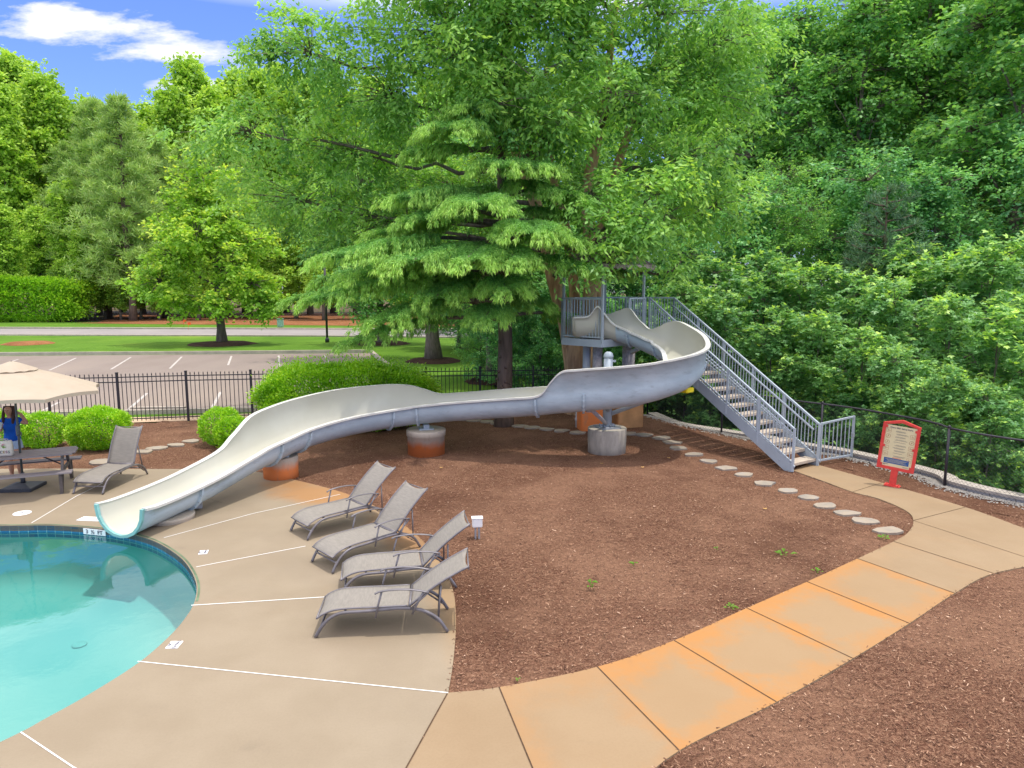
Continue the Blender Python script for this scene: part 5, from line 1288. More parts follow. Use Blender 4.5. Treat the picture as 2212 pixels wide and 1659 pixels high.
# hair: long, parted in the middle, falling on the shoulders
HJ = [((0, .02, 1.62), (.085, .085)), ((0, .055, 1.54), (.10, .07)), ((0, .065, 1.44), (.10, .05)), ((-.075, -.01, 1.59), .036), ((-.105, -.02, 1.49), .030), ((-.11, -.05, 1.36), .032), ((-.105, -.07, 1.24), .022),
      ((.075, -.01, 1.59), .036), ((.105, -.02, 1.49), .030), ((.09, -.05, 1.36), .034), ((.085, -.07, 1.22), .026), ((0, .075, 1.30), .06), ((0, .09, 1.2), .03)]
skinned('hair', HJ, [(0, 1), (1, 2), (0, 3), (3, 4), (4, 5), (5, 6), (0, 7), (7, 8), (8, 9), (9, 10), (2, 11), (11, 12)], M['hair'], per)
SJ = [((0, .02, .79), (.165, .13)), ((0, .02, .92), (.155, .12)), ((0, .02, 1.02), (.14, .105)), ((0, .02, 1.16), (.15, .108)), ((0, .02, 1.30), (.12, .085)), ((0, .015, 1.35), (.07, .06)), ((-.15, .02, 1.295), .064), ((-.195, .0, 1.19), .060), ((.15, .02, 1.295), .064), ((.25, .02, 1.25), .060)]
skinned('shirt', SJ, [(0, 1), (1, 2), (2, 3), (3, 4), (4, 5), (4, 6), (6, 7), (4, 8), (8, 9)], M['shirt'], per)
b = MB(); V = []
for z, rx, ry in ((.92, .145, .10), (.86, .165, .115), (.79, .178, .125), (.745, .18, .125)):
    V += [(rx*math.cos(2*math.pi*q/20), .02+ry*math.sin(2*math.pi*q/20), z) for q in range(20)]
b.add(V, [(i*20+j, i*20+(j+1) % 20, (i+1)*20+(j+1) % 20, (i+1)*20+j) for i in range(3) for j in range(20)], 0, True)
for sx in (-.088, .088): b.tube([(sx, .02, .80), (sx, .02, .74), (sx*1.06, .02, .67)], [.095, .098, .104], 18, caps=False)
b.build('shorts', M['denim'], per)
M['phone'] = simple('phone_case', rgb(.45, .52, .50), .4, .5)
pm = per.location; ph = empty('phone', (0, 0, 0), 0, 'pale green phone held up in the hand of the person', 'phone'); rm = Matrix.Rotation(R(8), 3, 'Z'); ph.location = pm+rm @ Vector((-.045, -.315, 1.235)); ph.rotation_euler = (R(-20), R(8), R(8))
b = MB(); b.box((0, 0, 0), (.075, .010, .15), bev=.004); b.build('case', M['phone'], ph); b = MB(); b.box((-.015, -.006, .05), (.03, .004, .035), bev=.001); b.build('camera_bump', M['tote'], ph)
# ================================================================ FOLIAGE
U3 = lambda rng, n: (lambda v: v/np.linalg.norm(v, axis=1)[:, None])(rng.normal(size=(n, 3)))
def leaf_quads(P, A, L, W, rng, up=.6, bend=0):
    "rhombic leaves at P pointing along A"
    n = len(P); A = A/np.linalg.norm(A, axis=1)[:, None]; Nn = rng.normal(size=(n, 3))*.55; Nn[:, 2] += up
    B = np.cross(Nn, A); B /= np.linalg.norm(B, axis=1)[:, None]+1e-9
    L = L[:, None]; W = W[:, None]
    return np.stack([P, P+A*L*.45+B*W*.5, P+A*L, P+A*L*.45-B*W*.5], 1)
def sprays(C, outd, rng, ns, nl, sl, L, W, droop=.35, star=False, spread=1.0, up=.7):
    "C cluster centres; each gets ns arching twigs of nl leaves"
    n = len(C); N_ = n*ns
    D = U3(rng, N_); D[:, 2] *= .45; D = D+np.repeat(outd, ns, 0)*.55; D /= np.linalg.norm(D, axis=1)[:, None]
    S0 = np.repeat(C, ns, 0)+rng.normal(size=(N_, 3))*sl*np.array([.35, .35, .22])*spread
    len_ = sl*rng.uniform(.6, 1.25, N_)
    t = (np.arange(nl)+.5)/nl; sgn = np.where(np.arange(nl) % 2, 1., -1.)
    Pp = S0[:, None]+D[:, None]*(t[None, :, None]*len_[:, None, None]); Pp[:, :, 2] -= droop*sl*t[None]**2
    side = np.cross(D, np.array([0, 0, 1.])); side /= np.linalg.norm(side, axis=1)[:, None]+1e-9
    A = side[:, None]*sgn[None, :, None]*.75+D[:, None]*.5+rng.normal(size=Pp.shape)*.28; A[:, :, 2] -= droop*.9
    Pf = Pp.reshape(-1, 3); A = A.reshape(-1, 3); m_ = len(Pf)
    Pf = Pf+rng.normal(size=Pf.shape)*L*.3
    tip = np.tile(t, N_); LL = L*rng.uniform(.7, 1.25, m_); WW = W*rng.uniform(.75, 1.2, m_)
    if not star: return leaf_quads(Pf, A, LL, WW, rng, up), tip, np.repeat(np.arange(n), ns*nl)
    out = []
    A /= np.linalg.norm(A, axis=1)[:, None]; Nn = rng.normal(size=(m_, 3))*.4; Nn[:, 2] += 1; B = np.cross(Nn, A); B /= np.linalg.norm(B, axis=1)[:, None]
    for an, f in ((0, 1), (1.1, .85), (-1.1, .85)):
        A2 = A*math.cos(an)+B*math.sin(an); B2 = -A*math.sin(an)+B*math.cos(an); l = (LL*f)[:, None]; w = (WW*.42)[:, None]
        out.append(np.stack([Pf-A2*l*.1, Pf+A2*l*.4+B2*w*.5, Pf+A2*l, Pf+A2*l*.4-B2*w*.5], 1))
    return np.concatenate(out, 0), np.tile(tip, 3), np.tile(np.repeat(np.arange(n), ns*nl), 3)
def crown_mesh(name, C, outd, rng, mat, ns=5, nl=9, sl=.6, L=.1, W=.05, droop=.35, star=False, tipness=0.0, tvar=.18, topz=None, up=.7):
    Q, tip, ci = sprays(C, outd, rng, ns, nl, sl, L, W, droop, star, up=up)
    ct = np.clip(.5+rng.normal(size=len(C))*tvar, 0, 1)
    tint = np.clip(ct[ci]+rng.normal(size=len(ci))*.16, 0, 1)
    z = C[:, 2]; 
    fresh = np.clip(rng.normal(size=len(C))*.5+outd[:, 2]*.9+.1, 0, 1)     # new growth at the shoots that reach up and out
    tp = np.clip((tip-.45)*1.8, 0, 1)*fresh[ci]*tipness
    return fast_mesh(name, Q.reshape(-1, 3), 4, [mat], {'tint': tint, 'tip': tp})
def sample_lobes(lobes, n, rng, shell=.42):
    vol = np.array([l[3]*l[4]*l[5] for l in lobes])**.75; k = rng.choice(len(lobes), n, p=vol/vol.sum()); Lb = np.array(lobes)[k]
    d = U3(rng, n); r = rng.random(n)**shell
    bump = 1+.22*np.sin(d[:, 0]*5+k)+.15*np.cos(d[:, 1]*7+k*2)
    P = Lb[:, :3]+d*Lb[:, 3:6]*(r*bump)[:, None]
    return P, d, k
def trunk_wood(name, H, r, lobes, C, k, rng, mat, lean=(0, 0), forks=1, twig=.012, parent=None, base_flare=1.5, limb_r=.35, zs=.35, twigs=True, wob=.06):
    b = MB(); path = []
    nseg = 9
    for i in range(nseg+1):
        t = i/nseg; path.append(Vector((lean[0]*t+wob*math.sin(t*5+r*9)*H*.1, lean[1]*t+wob*math.cos(t*4)*H*.08-wob*H*.08, H*t)))
    path[0] = Vector((0, 0, -.25))
    rr_ = [r*(base_flare if i == 0 else 1+.25*max(0, 1-i*.9))*(1-.72*(i/nseg)**1.15) for i in range(nseg+1)]
    b.tube(path, rr_, 10)
    limbs = []
    for li, l in enumerate(lobes):
        zt_ = max(H*.28, min(H*.93, l[2]-.5*abs(l[3])-.15*H)); t = zt_/H; i = min(nseg-1, int(t*nseg)); s0 = path[i].lerp(path[i+1], t*nseg-i); e = Vector(l[:3])
        mid = s0.lerp(e, .5)+Vector((0, 0, -(e-s0).length*.08)); r0 = r*(1-.7*t)*.5; P = []
        for q in np.linspace(0, 1, 7): P.append(s0*(1-q)**2+mid*2*q*(1-q)+e*q*q+Vector(rng.normal(size=3)*.04*(0 < q < 1)*(e-s0).length*.3))
        b.tube(P, [max(.012, r0*(1-.8*q)) for q in np.linspace(0, 1, 7)], 6); limbs.append(P)
    if twigs:
        for c, kk in zip(C, k):
            P = limbs[kk]; c = Vector(c); j = min(range(2, 7), key=lambda q: (P[q]-c).length); a = P[j]; m_ = a.lerp(c, .5)+Vector((0, 0, .06*(c-a).length)); b.tube([a, m_, c], [twig*1.7, twig*1.2, twig*.5], 3, caps=False)
    return b.build(name, mat, parent)
M['bark'] = barkmat('grey_bark', rgb(.08, .065, .055), rgb(.22, .18, .15)); M['bark_orange'] = barkmat('orange_bark', rgb(.30, .17, .10), rgb(.62, .41, .25), 7); M['bark_pine'] = barkmat('pine_bark', rgb(.08, .055, .045), rgb(.20, .14, .115), 6)
def LMx(name, lo, mid, hi, trans=.4, tip=None, rough=.5, spec=.3, g=1.0):
    f = lambda q: tuple(min(.9, x*g) for x in q[:3])+(1,)
    return leafmat(name, f(lo), f(mid), f(hi), trans, f(tip) if tip else None, rough, spec)
G1 = dict(lo=rgb(.025, .085, .012), mid=rgb(.055, .16, .02), hi=rgb(.12, .26, .03))
LM = {
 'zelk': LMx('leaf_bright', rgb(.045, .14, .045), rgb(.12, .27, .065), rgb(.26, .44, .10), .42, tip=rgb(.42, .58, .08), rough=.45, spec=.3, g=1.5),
 'gum': LMx('leaf_gum', rgb(.04, .12, .045), rgb(.09, .21, .075), rgb(.18, .32, .10), .38, tip=rgb(.38, .55, .085), rough=.45, spec=.4, g=1.75),
 'dark': LMx('leaf_dark', rgb(.025, .09, .035), rgb(.065, .165, .05), rgb(.14, .26, .06), .4, tip=rgb(.27, .42, .06), g=2.3),
 'wood': LMx('leaf_wood', rgb(.02, .07, .032), rgb(.05, .14, .055), rgb(.11, .24, .075), .35, tip=rgb(.24, .40, .11), g=2.4),
 'pinedark': LMx('needle_dark', rgb(.03, .08, .05), rgb(.06, .14, .08), rgb(.10, .20, .10), .2, tip=rgb(.16, .24, .10), g=1.3),
 'far': LMx('leaf_far', rgb(.10, .21, .03), rgb(.20, .34, .045), rgb(.32, .46, .06), .35, tip=rgb(.42, .54, .09), g=1.5),
 'pine': LMx('needle_pine', rgb(.10, .19, .05), rgb(.17, .29, .07), rgb(.26, .39, .09), .25, tip=rgb(.38, .45, .16), g=1.5),
 'cedar': LMx('needle_cedar', rgb(.06, .19, .045), rgb(.145, .37, .075), rgb(.27, .54, .11), .35, tip=rgb(.58, .82, .17)),
 'maple': LMx('leaf_maple', rgb(.09, .21, .03), rgb(.19, .36, .045), rgb(.33, .50, .06), .4, tip=rgb(.62, .64, .09), g=1.35),
 'bush': LMx('leaf_bush', rgb(.12, .32, .01), rgb(.24, .52, .015), rgb(.38, .68, .025), .35, tip=rgb(.55, .78, .06), rough=.35, spec=.5, g=1),
 'hedge': LMx('leaf_hedge', rgb(.06, .17, .01), rgb(.13, .30, .015), rgb(.25, .46, .02), .35, tip=rgb(.40, .58, .04), g=1.4),
}
def broadleaf(name, seed, H, r, lobes, ncl, leaf, loc, label, cat='tree', group=None, bark='bark', ns=5, nl=9, sl=.6, L=.1, W=.05, droop=.35, star=False, tipness=.6, lean=(0, 0), rz=0, shell=.42, twigs=True, tvar=.18, twig=.012, up=.7, trunk=True):
    rng = np.random.default_rng(seed); root = empty(name, loc, rz, label, cat, group)
    C, d, k = sample_lobes(lobes, ncl, rng, shell)
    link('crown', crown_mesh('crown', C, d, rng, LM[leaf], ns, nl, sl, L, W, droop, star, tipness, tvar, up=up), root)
    if trunk: trunk_wood('trunk', H, r, lobes, C, k, rng, M[bark], lean, parent=root, twigs=twigs, twig=twig)
    return root
def rand_lobes(rng, n, R0, z0, z1, cr, taper=1.0, base_r=0):
    out = []
    for i in range(n):
        t = (i+.5)/n; z = z0+(z1-z0)*t; w = R0*(math.sin(math.pi*min(1, .22+.78*t**taper)))**.7; a = i*2.4+rng.uniform(-.4, .4); rr = w*rng.uniform(.35, .75)
        s_ = cr*rng.uniform(.8, 1.25); out.append((rr*math.cos(a), rr*math.sin(a), z, s_, s_, s_*rng.uniform(.55, .8)))
    return out
# ---------------------------------------------------------------- shrubs
def shrub(loc, rx, ry, h, label, seed, n=12000, L=.05, W=.032, leaf='bush', group='clipped bright green shrubs', boxy=2.4, wild=0, name='clipped_shrub', rz=0):
    rng = np.random.default_rng(seed); root = empty(name, loc, rz, label, 'shrub', group)
    d = U3(rng, n); d[:, 2] = d[:, 2]*1.0; e = (np.abs(d)**boxy).sum(1)**(-1/boxy); d2 = d*e[:, None]
    lump = 1+.05*np.sin(d[:, 0]*9+seed)+.05*np.cos(d[:, 1]*8+d[:, 2]*6)
    r = np.clip(rng.normal(.93, .055, n), .45, 1.06)*lump
    P = d2*r[:, None]*np.array([rx, ry, h/2]); P[:, 2] += h/2; P[:, 2] = np.maximum(P[:, 2], .02)
    if wild: P[:, 2] += (rng.random(n) < .10)*rng.random(n)*wild*(d[:, 2] > .3)
    A = d+rng.normal(size=(n, 3))*.7; A[:, 2] += .5
    Q = leaf_quads(P, A, L*rng.uniform(.7, 1.3, n), W*rng.uniform(.7, 1.2, n), rng, .5)
    tint = np.clip(.45+.16*rng.normal(size=n)+.12*np.sin(P[:, 0]*4)+.1*np.sin(P[:, 2]*6+P[:, 1]*3), 0, 1); tip = np.clip((r-.93)*7, 0, 1)*np.clip(rng.normal(.4, .4, n), 0, 1)
    link('foliage', fast_mesh('foliage', Q.reshape(-1, 3), 4, [LM[leaf]], {'tint': tint, 'tip': tip}), root)
    b = MB(); 
    for i in range(9):
        a = i*.7+seed; s_ = .55; P = [Vector((.08*math.cos(a), .08*math.sin(a), -.05)), Vector((rx*s_*.5*math.cos(a), ry*s_*.5*math.sin(a), h*.35)), Vector((rx*s_*math.cos(a), ry*s_*math.sin(a), h*.8))]; b.tube(P, [.03, .02, .006], 5)
    b.build('stem', M['bark'], root); return root
def gshrub(u, v, dy, rx, ry, h, label, seed, **k):
    p = G(u, v); return shrub((p.x, p.y+dy, 0), rx, ry, h, label, seed, **k)
gshrub(187, 980, .6, .68, .65, 1.05, 'large rounded clipped green shrub behind the single lounger', 1, n=22000)
gshrub(68, 975, .5, .50, .55, .9, 'medium clipped green shrub partly hidden behind the person', 2, n=8000)
gshrub(-8, 975, .5, .5, .5, .95, 'clipped green shrub cut by the left edge of the photo', 3, n=6000)
gshrub(462, 968, .5, .50, .55, .95, 'rounded clipped shrub, left one of the touching pair by the slide', 4, n=8000)
gshrub(497, 975, .25, .44, .45, .82, 'smaller rounded shrub in front right of the touching pair', 5, n=7000)
shrub((-4.9, 20.6, 0), 2.5, 1.1, 1.9, 'long bright green hedge shrub behind the middle of the slide', 6, n=70000, L=.075, W=.042, boxy=2.6, wild=.35, group='clipped bright green shrubs', rz=R(7))
shrub((-63.5, 84.5, 0), 12.2, 2.2, 5.1, 'big trimmed green hedge across the road at the far left', 7, n=42000, L=.30, W=.19, leaf='hedge', group=None, boxy=5, name='tall_hedge')
# ---------------------------------------------------------------- the two big trees by the tower
rng = np.random.default_rng(21)
lob = [(-9.0, .5, 6.9, 2.2, 1.8, 1.0), (-10.2, -.5, 8.9, 1.9, 1.5, .8), (-7.2, 0, 8.3, 2.3, 2.0, 1.1), (-8.2, -1.0, 11.0, 2.4, 1.8, 1.0), (-5.8, -1, 9.8, 2.6, 2.2, 1.2), (-6.2, .5, 6.3, 2.0, 2.0, 1.1), (-4.2, 1.5, 7.4, 2.2, 1.8, 1.1),
       (-3.8, -1.5, 11.4, 2.8, 2.2, 1.3), (-1.8, 0, 9.6, 2.4, 2.2, 1.2), (-1.0, -2.5, 12.2, 2.6, 2.0, 1.1), (1.0, 0, 10.3, 2.4, 2.2, 1.2), (1.6, -2.5, 12.2, 2.6, 2.0, 1.2), (3.4, -1.2, 9.8, 2.0, 1.8, 1.1),
       (2.8, -1.8, 8.0, 1.7, 1.5, 1.0), (3.8, -1.0, 11.3, 2.0, 1.8, 1.1), (2.2, -2.0, 6.2, 1.3, 1.2, .9), (3.9, -1.0, 6.6, 1.1, 1.1, 1.0), (.6, 1.8, 7.8, 2.0, 1.8, 1.2), (2.6, -2.6, 4.9, .75, .8, .6), (-3.0, 2, 5.6, 2.4, 1.6, 1.1),
       (-2.8, -3.0, 9.6, 1.5, 1.2, .8), (-.6, -3.2, 10.6, 1.5, 1.2, .8), (-1.6, -3.4, 8.4, 1.1, .9, .6), (-4.8, -2.4, 12.6, 2.4, 1.8, 1.0), (-.8, -4.5, 5.1, .7, .5, .4), (-.4, -4.7, 4.95, .65, .5, .4), (.2, -4.7, 4.95, .7, .5, .42), (.65, -4.8, 5.05, .5, .4, .4), (.1, -4.6, 5.4, .9, .6, .4), (.7, -4.6, 5.5, .7, .5, .35), (.2, -4.3, 5.85, .95, .7, .5), (1.1, -4.5, 5.9, .9, .7, .5), (1.6, -4.2, 6.6, 1.1, .8, .6), (-.2, -4.0, 6.6, 1.1, .8, .6), (-2.6, -3.8, 8.9, 1.2, .8, .6), (-1.7, -4.0, 9.5, 1.2, .8, .6), (-.9, -4.0, 8.6, 1.0, .8, .6), (-2.0, -3.6, 11.2, 1.6, 1.1, .8), (-3.8, -3.4, 10.2, 1.5, 1.0, .7), (-3.0, -3.6, 12.6, 1.8, 1.2, .8), (-1.0, -3.8, 12.4, 1.6, 1.1, .8), (.4, -3.6, 9.2, 1.3, 1.0, .7)]
TX, TY = 2.25, 23.2
big = empty('broadleaf_tree', (TX, TY, 0), 0, 'huge bright green spreading tree with orange forked trunks behind the slide tower', 'tree')
C, d, k = sample_lobes(lob, 1650, rng, .42)
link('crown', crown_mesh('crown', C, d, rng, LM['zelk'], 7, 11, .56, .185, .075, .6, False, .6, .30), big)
b = MB()
def limb(P, r, n=10): P = [Vector(p) for p in catmull(P, 4)]; b.tube(P, list(np.interp(np.linspace(0, 1, len(P)), np.linspace(0, 1, len(r)), r)), n); return P
limb([(0, 0, -.2), (-.05, -.2, .8), (-.12, -.3, 1.8), (-.1, -.2, 2.7)], [.55, .46, .44, .40], 16)
L1_ = limb([(-.25, -.15, 1.5), (-.5, -.3, 3.0), (-.95, -.4, 4.5), (-1.35, -.6, 6.2), (-2.2, -.8, 8.4), (-3.6, -1.2, 11)], [.28, .27, .23, .2, .15, .06])
L2_ = limb([(.12, -.2, 1.5), (.2, -.3, 3.2), (.28, -.3, 5), (.1, -.4, 7), (.5, -.6, 9.5), (.9, -1, 13)], [.30, .24, .22, .2, .15, .06])
L3_ = limb([(-.15, .1, 2.0), (-.2, .3, 4), (-.5, .3, 6), (-1.0, .2, 8), (-1.2, .1, 11)], [.2, .18, .15, .12, .04])
L4_ = limb([(.3, .1, 1.6), (.55, .2, 4), (.7, .1, 6.5), (1.4, -.4, 9), (2.4, -1, 12)], [.22, .19, .16, .12, .04])
b.build('trunk', M['bark_orange'], big)
b = MB(); main = [p for L_ in (L1_, L2_, L3_, L4_) for p in L_[6:]]; lmb = []
for l in lob:
    e = Vector(l[:3]); s0 = min(main, key=lambda p: (p-e).length+max(0, p.z-e.z+.3)*3); P = [s0.lerp(e, t)+Vector((0, 0, -.1*math.sin(math.pi*t)*(e-s0).length*.5))+Vector(rng.normal(size=3)*.08)*(0 < t < 1) for t in np.linspace(0, 1, 9)]
    b.tube(P, list(np.linspace(.085, .025, 9)), 6); lmb.append(P)
for c, kk in zip(C, k):
    P = lmb[kk]; c = Vector(c); a = min(P[2:], key=lambda q: (q-c).length); b.tube([a, a.lerp(c, .5)+Vector((0, 0, .05)), c], [.018, .013, .005], 3, caps=False)
b.build('limbs', M['bark'], big)
# ---------------------------------------------------------------- deodar cedar
cb_ = G(1088, 922); ced = empty('cedar_tree', (cb_.x, cb_.y+.2, 0), 0, 'blue green cedar with drooping tiered fans standing in front of the big tree', 'tree')
CX0, CY0 = cb_.x, cb_.y+.2
b = MB(); tp = [Vector((.05*math.sin(z*.6), .03*math.cos(z), z if z else -.2)) for z in np.linspace(0, 13.5, 16)]; b.tube(tp, [.33]+list(np.linspace(.235, .03, 15)), 14)
TR = np.random.default_rng(8)
for i in range(16):
    a = TR.uniform(3.3, 6.1); z = TR.uniform(.4, 2.6); q = Vector((.22*math.cos(a), .22*math.sin(a), z)); b.tube([q, q+Vector((.05*math.cos(a), .05*math.sin(a), .02))], [.05, .025], 7)
b.build('trunk', M['bark_pine'], ced)
fans = []   # tip: pixel column/row of the fan's outer crest, depth, half width
for (u, v, y, w) in [(735, 548, 17.6, 1.25), (880, 560, 17.2, 1.2), (1000, 560, 16.9, 1.1), (690, 640, 18.0, 1.0), (820, 690, 17.6, 1.0), (1165, 500, 17.2, 1.15), (1235, 520, 18.2, .9), (1015, 438, 17.4, 1.15), (900, 470, 18.2, .9), (870, 425, 18.6, 1.0), (1090, 625, 17.6, .85), (1045, 690, 17.6, .7),
                     (760, 735, 17.9, .75), (955, 430, 18.8, .8), (1085, 355, 18.3, 1.1), (950, 275, 18.4, 1.1), (1010, 230, 19.2, .9), (900, 330, 19.6, .9), (930, 640, 17.8, .9), (640, 640, 19.2, .8), (870, 610, 19.0, 1.1), (960, 545, 18.6, .9), (1150, 400, 19.4, .9), (830, 500, 19.6, 1.0), (1130, 260, 19.6, .8), (1170, 360, 18.4, 1.0), (1240, 420, 18.8, .8), (710, 600, 19.8, .9), (1250, 575, 18.2, .7), (790, 590, 18.2, 1.1), (1110, 560, 17.4, .9)]:
    p = at(u, v, y); fans.append((Vector((p.x-CX0, p.y-CY0, p.z)), w))
for i in range(13):
    z = 3.2+i*.30; a = i*2.399+.5; rr = max(.6, 4.0-(z-3)*.36)*TR.uniform(.7, 1.05)
    if math.sin(a) < -.35 and z < 9: rr *= .7
    fans.append((Vector((rr*math.cos(a), rr*math.sin(a), z-.1)), .35+rr*.16))
bw = MB(); VQ = []; TI = []; TP = []
for tipv, w in fans:
    hz = math.hypot(tipv.x, tipv.y); rise = .08*hz+.1; s0 = Vector((0, 0, max(2.6, tipv.z+.10*hz-.1))); n_ = 26; P = []
    for t in np.linspace(0, 1, n_):
        q = s0.lerp(tipv, t); q.z += rise*math.sin(math.pi*min(1, t*1.0))*.55-.02*hz*max(0, t-.75)*4; P.append(q)
    bw.tube([P[j] for j in range(0, n_, 3)]+[P[-1]], list(np.linspace(.05+.006*hz, .008, len(range(0, n_, 3))+1)), 5)
    dirh = Vector((tipv.x, tipv.y, 0)).normalized(); sd = Vector((-dirh.y, dirh.x, 0))
    PA = np.array([tuple(p) for p in P])
    nb = int(26+hz*8)
    for jb in range(nb):
        t = .42+.58*(jb+TR.random())/nb; fi = t*(n_-1); i0 = min(n_-2, int(fi)); base = PA[i0]*(1-(fi-i0))+PA[i0+1]*(fi-i0)
        s_ = 1 if jb % 2 else -1; Lb = w*(.35+.65*math.sin(math.pi*min(1, (t-.2)*1.05))**.8)*TR.uniform(.75, 1.1)
        dv = np.array(sd)*s_*.85+np.array(dirh)*TR.uniform(.25, .7)
        if t > .93: dv = np.array(dirh)+np.array(sd)*TR.uniform(-.5, .5)
        m_ = int(Lb*32)+8; tt = (np.arange(m_)+TR.random(m_))/m_
        c = base+dv*(tt*Lb)[:, None]; c[:, 2] += .06*Lb*np.sin(np.pi*tt)-.22*Lb*tt**2.6-.10*Lb*(tt > .86)
        c += TR.normal(size=c.shape)*.025
        # every node carries a drooping needle shoot made of a few blades
        if True:
            hk = tt > .5; mh_ = int(hk.sum()); 
            A = np.array(dirh)*TR.uniform(0, .6, mh_)[:, None]+np.array(sd)*TR.normal(0, .35, mh_)[:, None]; A[:, 2] = -TR.uniform(.5, 1.4, mh_)
            VQ.append(leaf_quads(c[hk], A, TR.uniform(.07, .18, mh_)*(.5+.8*w*.6), TR.uniform(.016, .026, mh_), TR, .5)); TI.append(np.clip(.55+.2*TR.normal(size=mh_), 0, 1)); TP.append(np.clip(TR.normal(.55, .3, mh_), 0, 1)*min(1, w))
        for q_ in range(6):
            L_ = TR.uniform(.05, .11, m_)*(1+.7*(tt > .8)); A = dv[None]*TR.uniform(.0, .8, m_)[:, None]+np.array(sd)*TR.normal(0, .55, m_)[:, None]+np.array(dirh)*TR.normal(.25, .4, m_)[:, None]; A[:, 2] = -TR.uniform(.0, 1.1, m_)-(.7*(tt > .75))
            Q = leaf_quads(c+TR.normal(size=c.shape)*.02, A, L_, TR.uniform(.014, .024, m_), TR, .8); VQ.append(Q)
            TI.append(np.clip(.45+.2*TR.normal(size=m_), 0, 1)); TP.append(np.clip((tt-.55)*1.6*TR.uniform(.2, 1, m_)+(t-.75)*.8, 0, 1)*min(1, w))
bw.build('limbs', M['bark'], ced)
link('crown', fast_mesh('crown', np.concatenate(VQ).reshape(-1, 3), 4, [LM['cedar']], {'tint': np.concatenate(TI), 'tip': np.concatenate(TP)}), ced)
# ---------------------------------------------------------------- maple on the grass strip
p = F_(480, 742); rng = np.random.default_rng(31)
mlob = [(-4.2, -1, 4.3, 2.6, 2.4, 1.5), (-2.4, -1.6, 3.2, 2.2, 1.8, 1.2), (-3.0, -1, 6.2, 2.4, 2.2, 1.5), (-.8, -1.5, 7.6, 2.4, 2.2, 1.6), (-1.6, 0, 9.8, 2.0, 2.0, 1.7), (-1.0, 0, 12.0, 1.4, 1.4, 1.5), (1.4, -1, 5.6, 2.4, 2.2, 1.5), (3.2, -1, 4.2, 2.2, 2.0, 1.2), (4.2, -.5, 3.0, 1.6, 1.6, 1.0), (1.0, 0, 8.6, 2.2, 2.0, 1.6), (2.6, 0, 7.0, 2.0, 2.0, 1.4), (0, -2, 3.0, 2.0, 1.6, .9), (.4, .5, 10.8, 1.5, 1.5, 1.4), (-3.6, 0, 8.2, 1.5, 1.4, 1.1)]
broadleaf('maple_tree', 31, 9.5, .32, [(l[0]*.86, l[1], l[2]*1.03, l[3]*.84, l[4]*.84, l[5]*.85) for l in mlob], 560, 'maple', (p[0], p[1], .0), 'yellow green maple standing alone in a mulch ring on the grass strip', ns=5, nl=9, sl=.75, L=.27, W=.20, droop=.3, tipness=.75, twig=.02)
# trees at the right end of the parking lot
p = F_(937, 778); rng = np.random.default_rng(32)
broadleaf('shade_tree', 32, 11, .40, [(-4, 0, 6.5, 2.6, 2.4, 1.6), (-2, -2, 5.2, 2.2, 2, 1.2), (0, -1, 8, 3, 2.6, 2), (3, 0, 6.5, 2.6, 2.4, 1.6), (-3.5, 0, 9.5, 2.6, 2.4, 1.8), (2.5, 0, 10, 2.8, 2.4, 2), (0, 0, 12.5, 2.8, 2.4, 1.8), (-6, 0, 8.0, 1.8, 1.8, 1.3), (1, -2, 4.4, 1.8, 1.6, .9)], 700, 'dark', (p[0], p[1], 0), 'dark trunked shade tree in a mulch ring right of the parking lot end', ns=5, nl=9, sl=.7, L=.22, W=.13, tipness=.4, twig=.02)
p = F_(825, 742)
broadleaf('small_tree', 33, 6, .3, [(-2, 0, 4.2, 2, 2, 1.2), (0, -1, 5.5, 2.4, 2, 1.5), (2, 0, 4.4, 2.2, 2, 1.2), (0, 0, 7.6, 2, 2, 1.5), (-1, -1.5, 2.7, 1.8, 1.4, .8)], 330, 'dark', (p[0], p[1], 0), 'low branched tree by the road behind the cedar fans', ns=5, nl=8, sl=.7, L=.26, W=.15, tipness=.4, twig=.02)
p = F_(1060, 825)
broadleaf('shade_tree', 34, 9, .22, [(-1.5, 0, 5, 1.8, 1.8, 1.2), (1.5, 0, 4.4, 1.8, 1.6, 1.1), (0, -1, 6.5, 2.2, 2, 1.4), (0, 0, 9, 2.2, 2, 1.6), (2.2, 0, 7.5, 1.8, 1.8, 1.2), (-.5, -1.2, 3.4, 1.4, 1.0, .8)], 500, 'dark', (p[0], p[1], 0), 'slim dark tree behind the picket fence beside the cedar trunk', ns=5, nl=8, sl=.55, L=.15, W=.09, tipness=.4)
# ---------------------------------------------------------------- prototypes for the woods
protos = {}
def proto(key, name, **k):
    rng = np.random.default_rng(k['seed']); o = broadleaf(name, loc=(0, 0, 0), label='x', **k); protos[key] = o; return o
used = set(); placed = []
def place(key, loc, s, rz, group, sz=None, cat='tree'):
    src = protos[key]
    if key in used: o = copy_tree(src)
    else: o = src; used.add(key)
    o.location = loc; o.rotation_euler = (0, 0, rz); o.scale = (s, s, sz or s); o['group'] = group; o['category'] = cat; placed.append((o, key, group)); return o
rg = np.random.default_rng(77)
for i in range(2): proto(f'gum{i}', 'sweetgum_sapling', seed=50+i, H=5.0, r=.05, lobes=rand_lobes(rg, 9, 1.3, 1.0, 5.6, .85, 1.1), ncl=165, leaf='gum', ns=7, nl=7, sl=.36, L=.135, W=.15, star=True, droop=.25, tipness=.95, twig=.008, up=1.2, tvar=.14)
for i in range(2): proto(f'mid{i}', 'woodland_tree', seed=60+i, H=10, r=.14, lobes=rand_lobes(rg, 13, 2.9, 1.5, 11.5, 1.6, .9), ncl=470, leaf='wood', ns=7, nl=8, sl=.5, L=.17, W=.12, droop=.3, tipness=.6, twig=.012, up=1.0, tvar=.2)
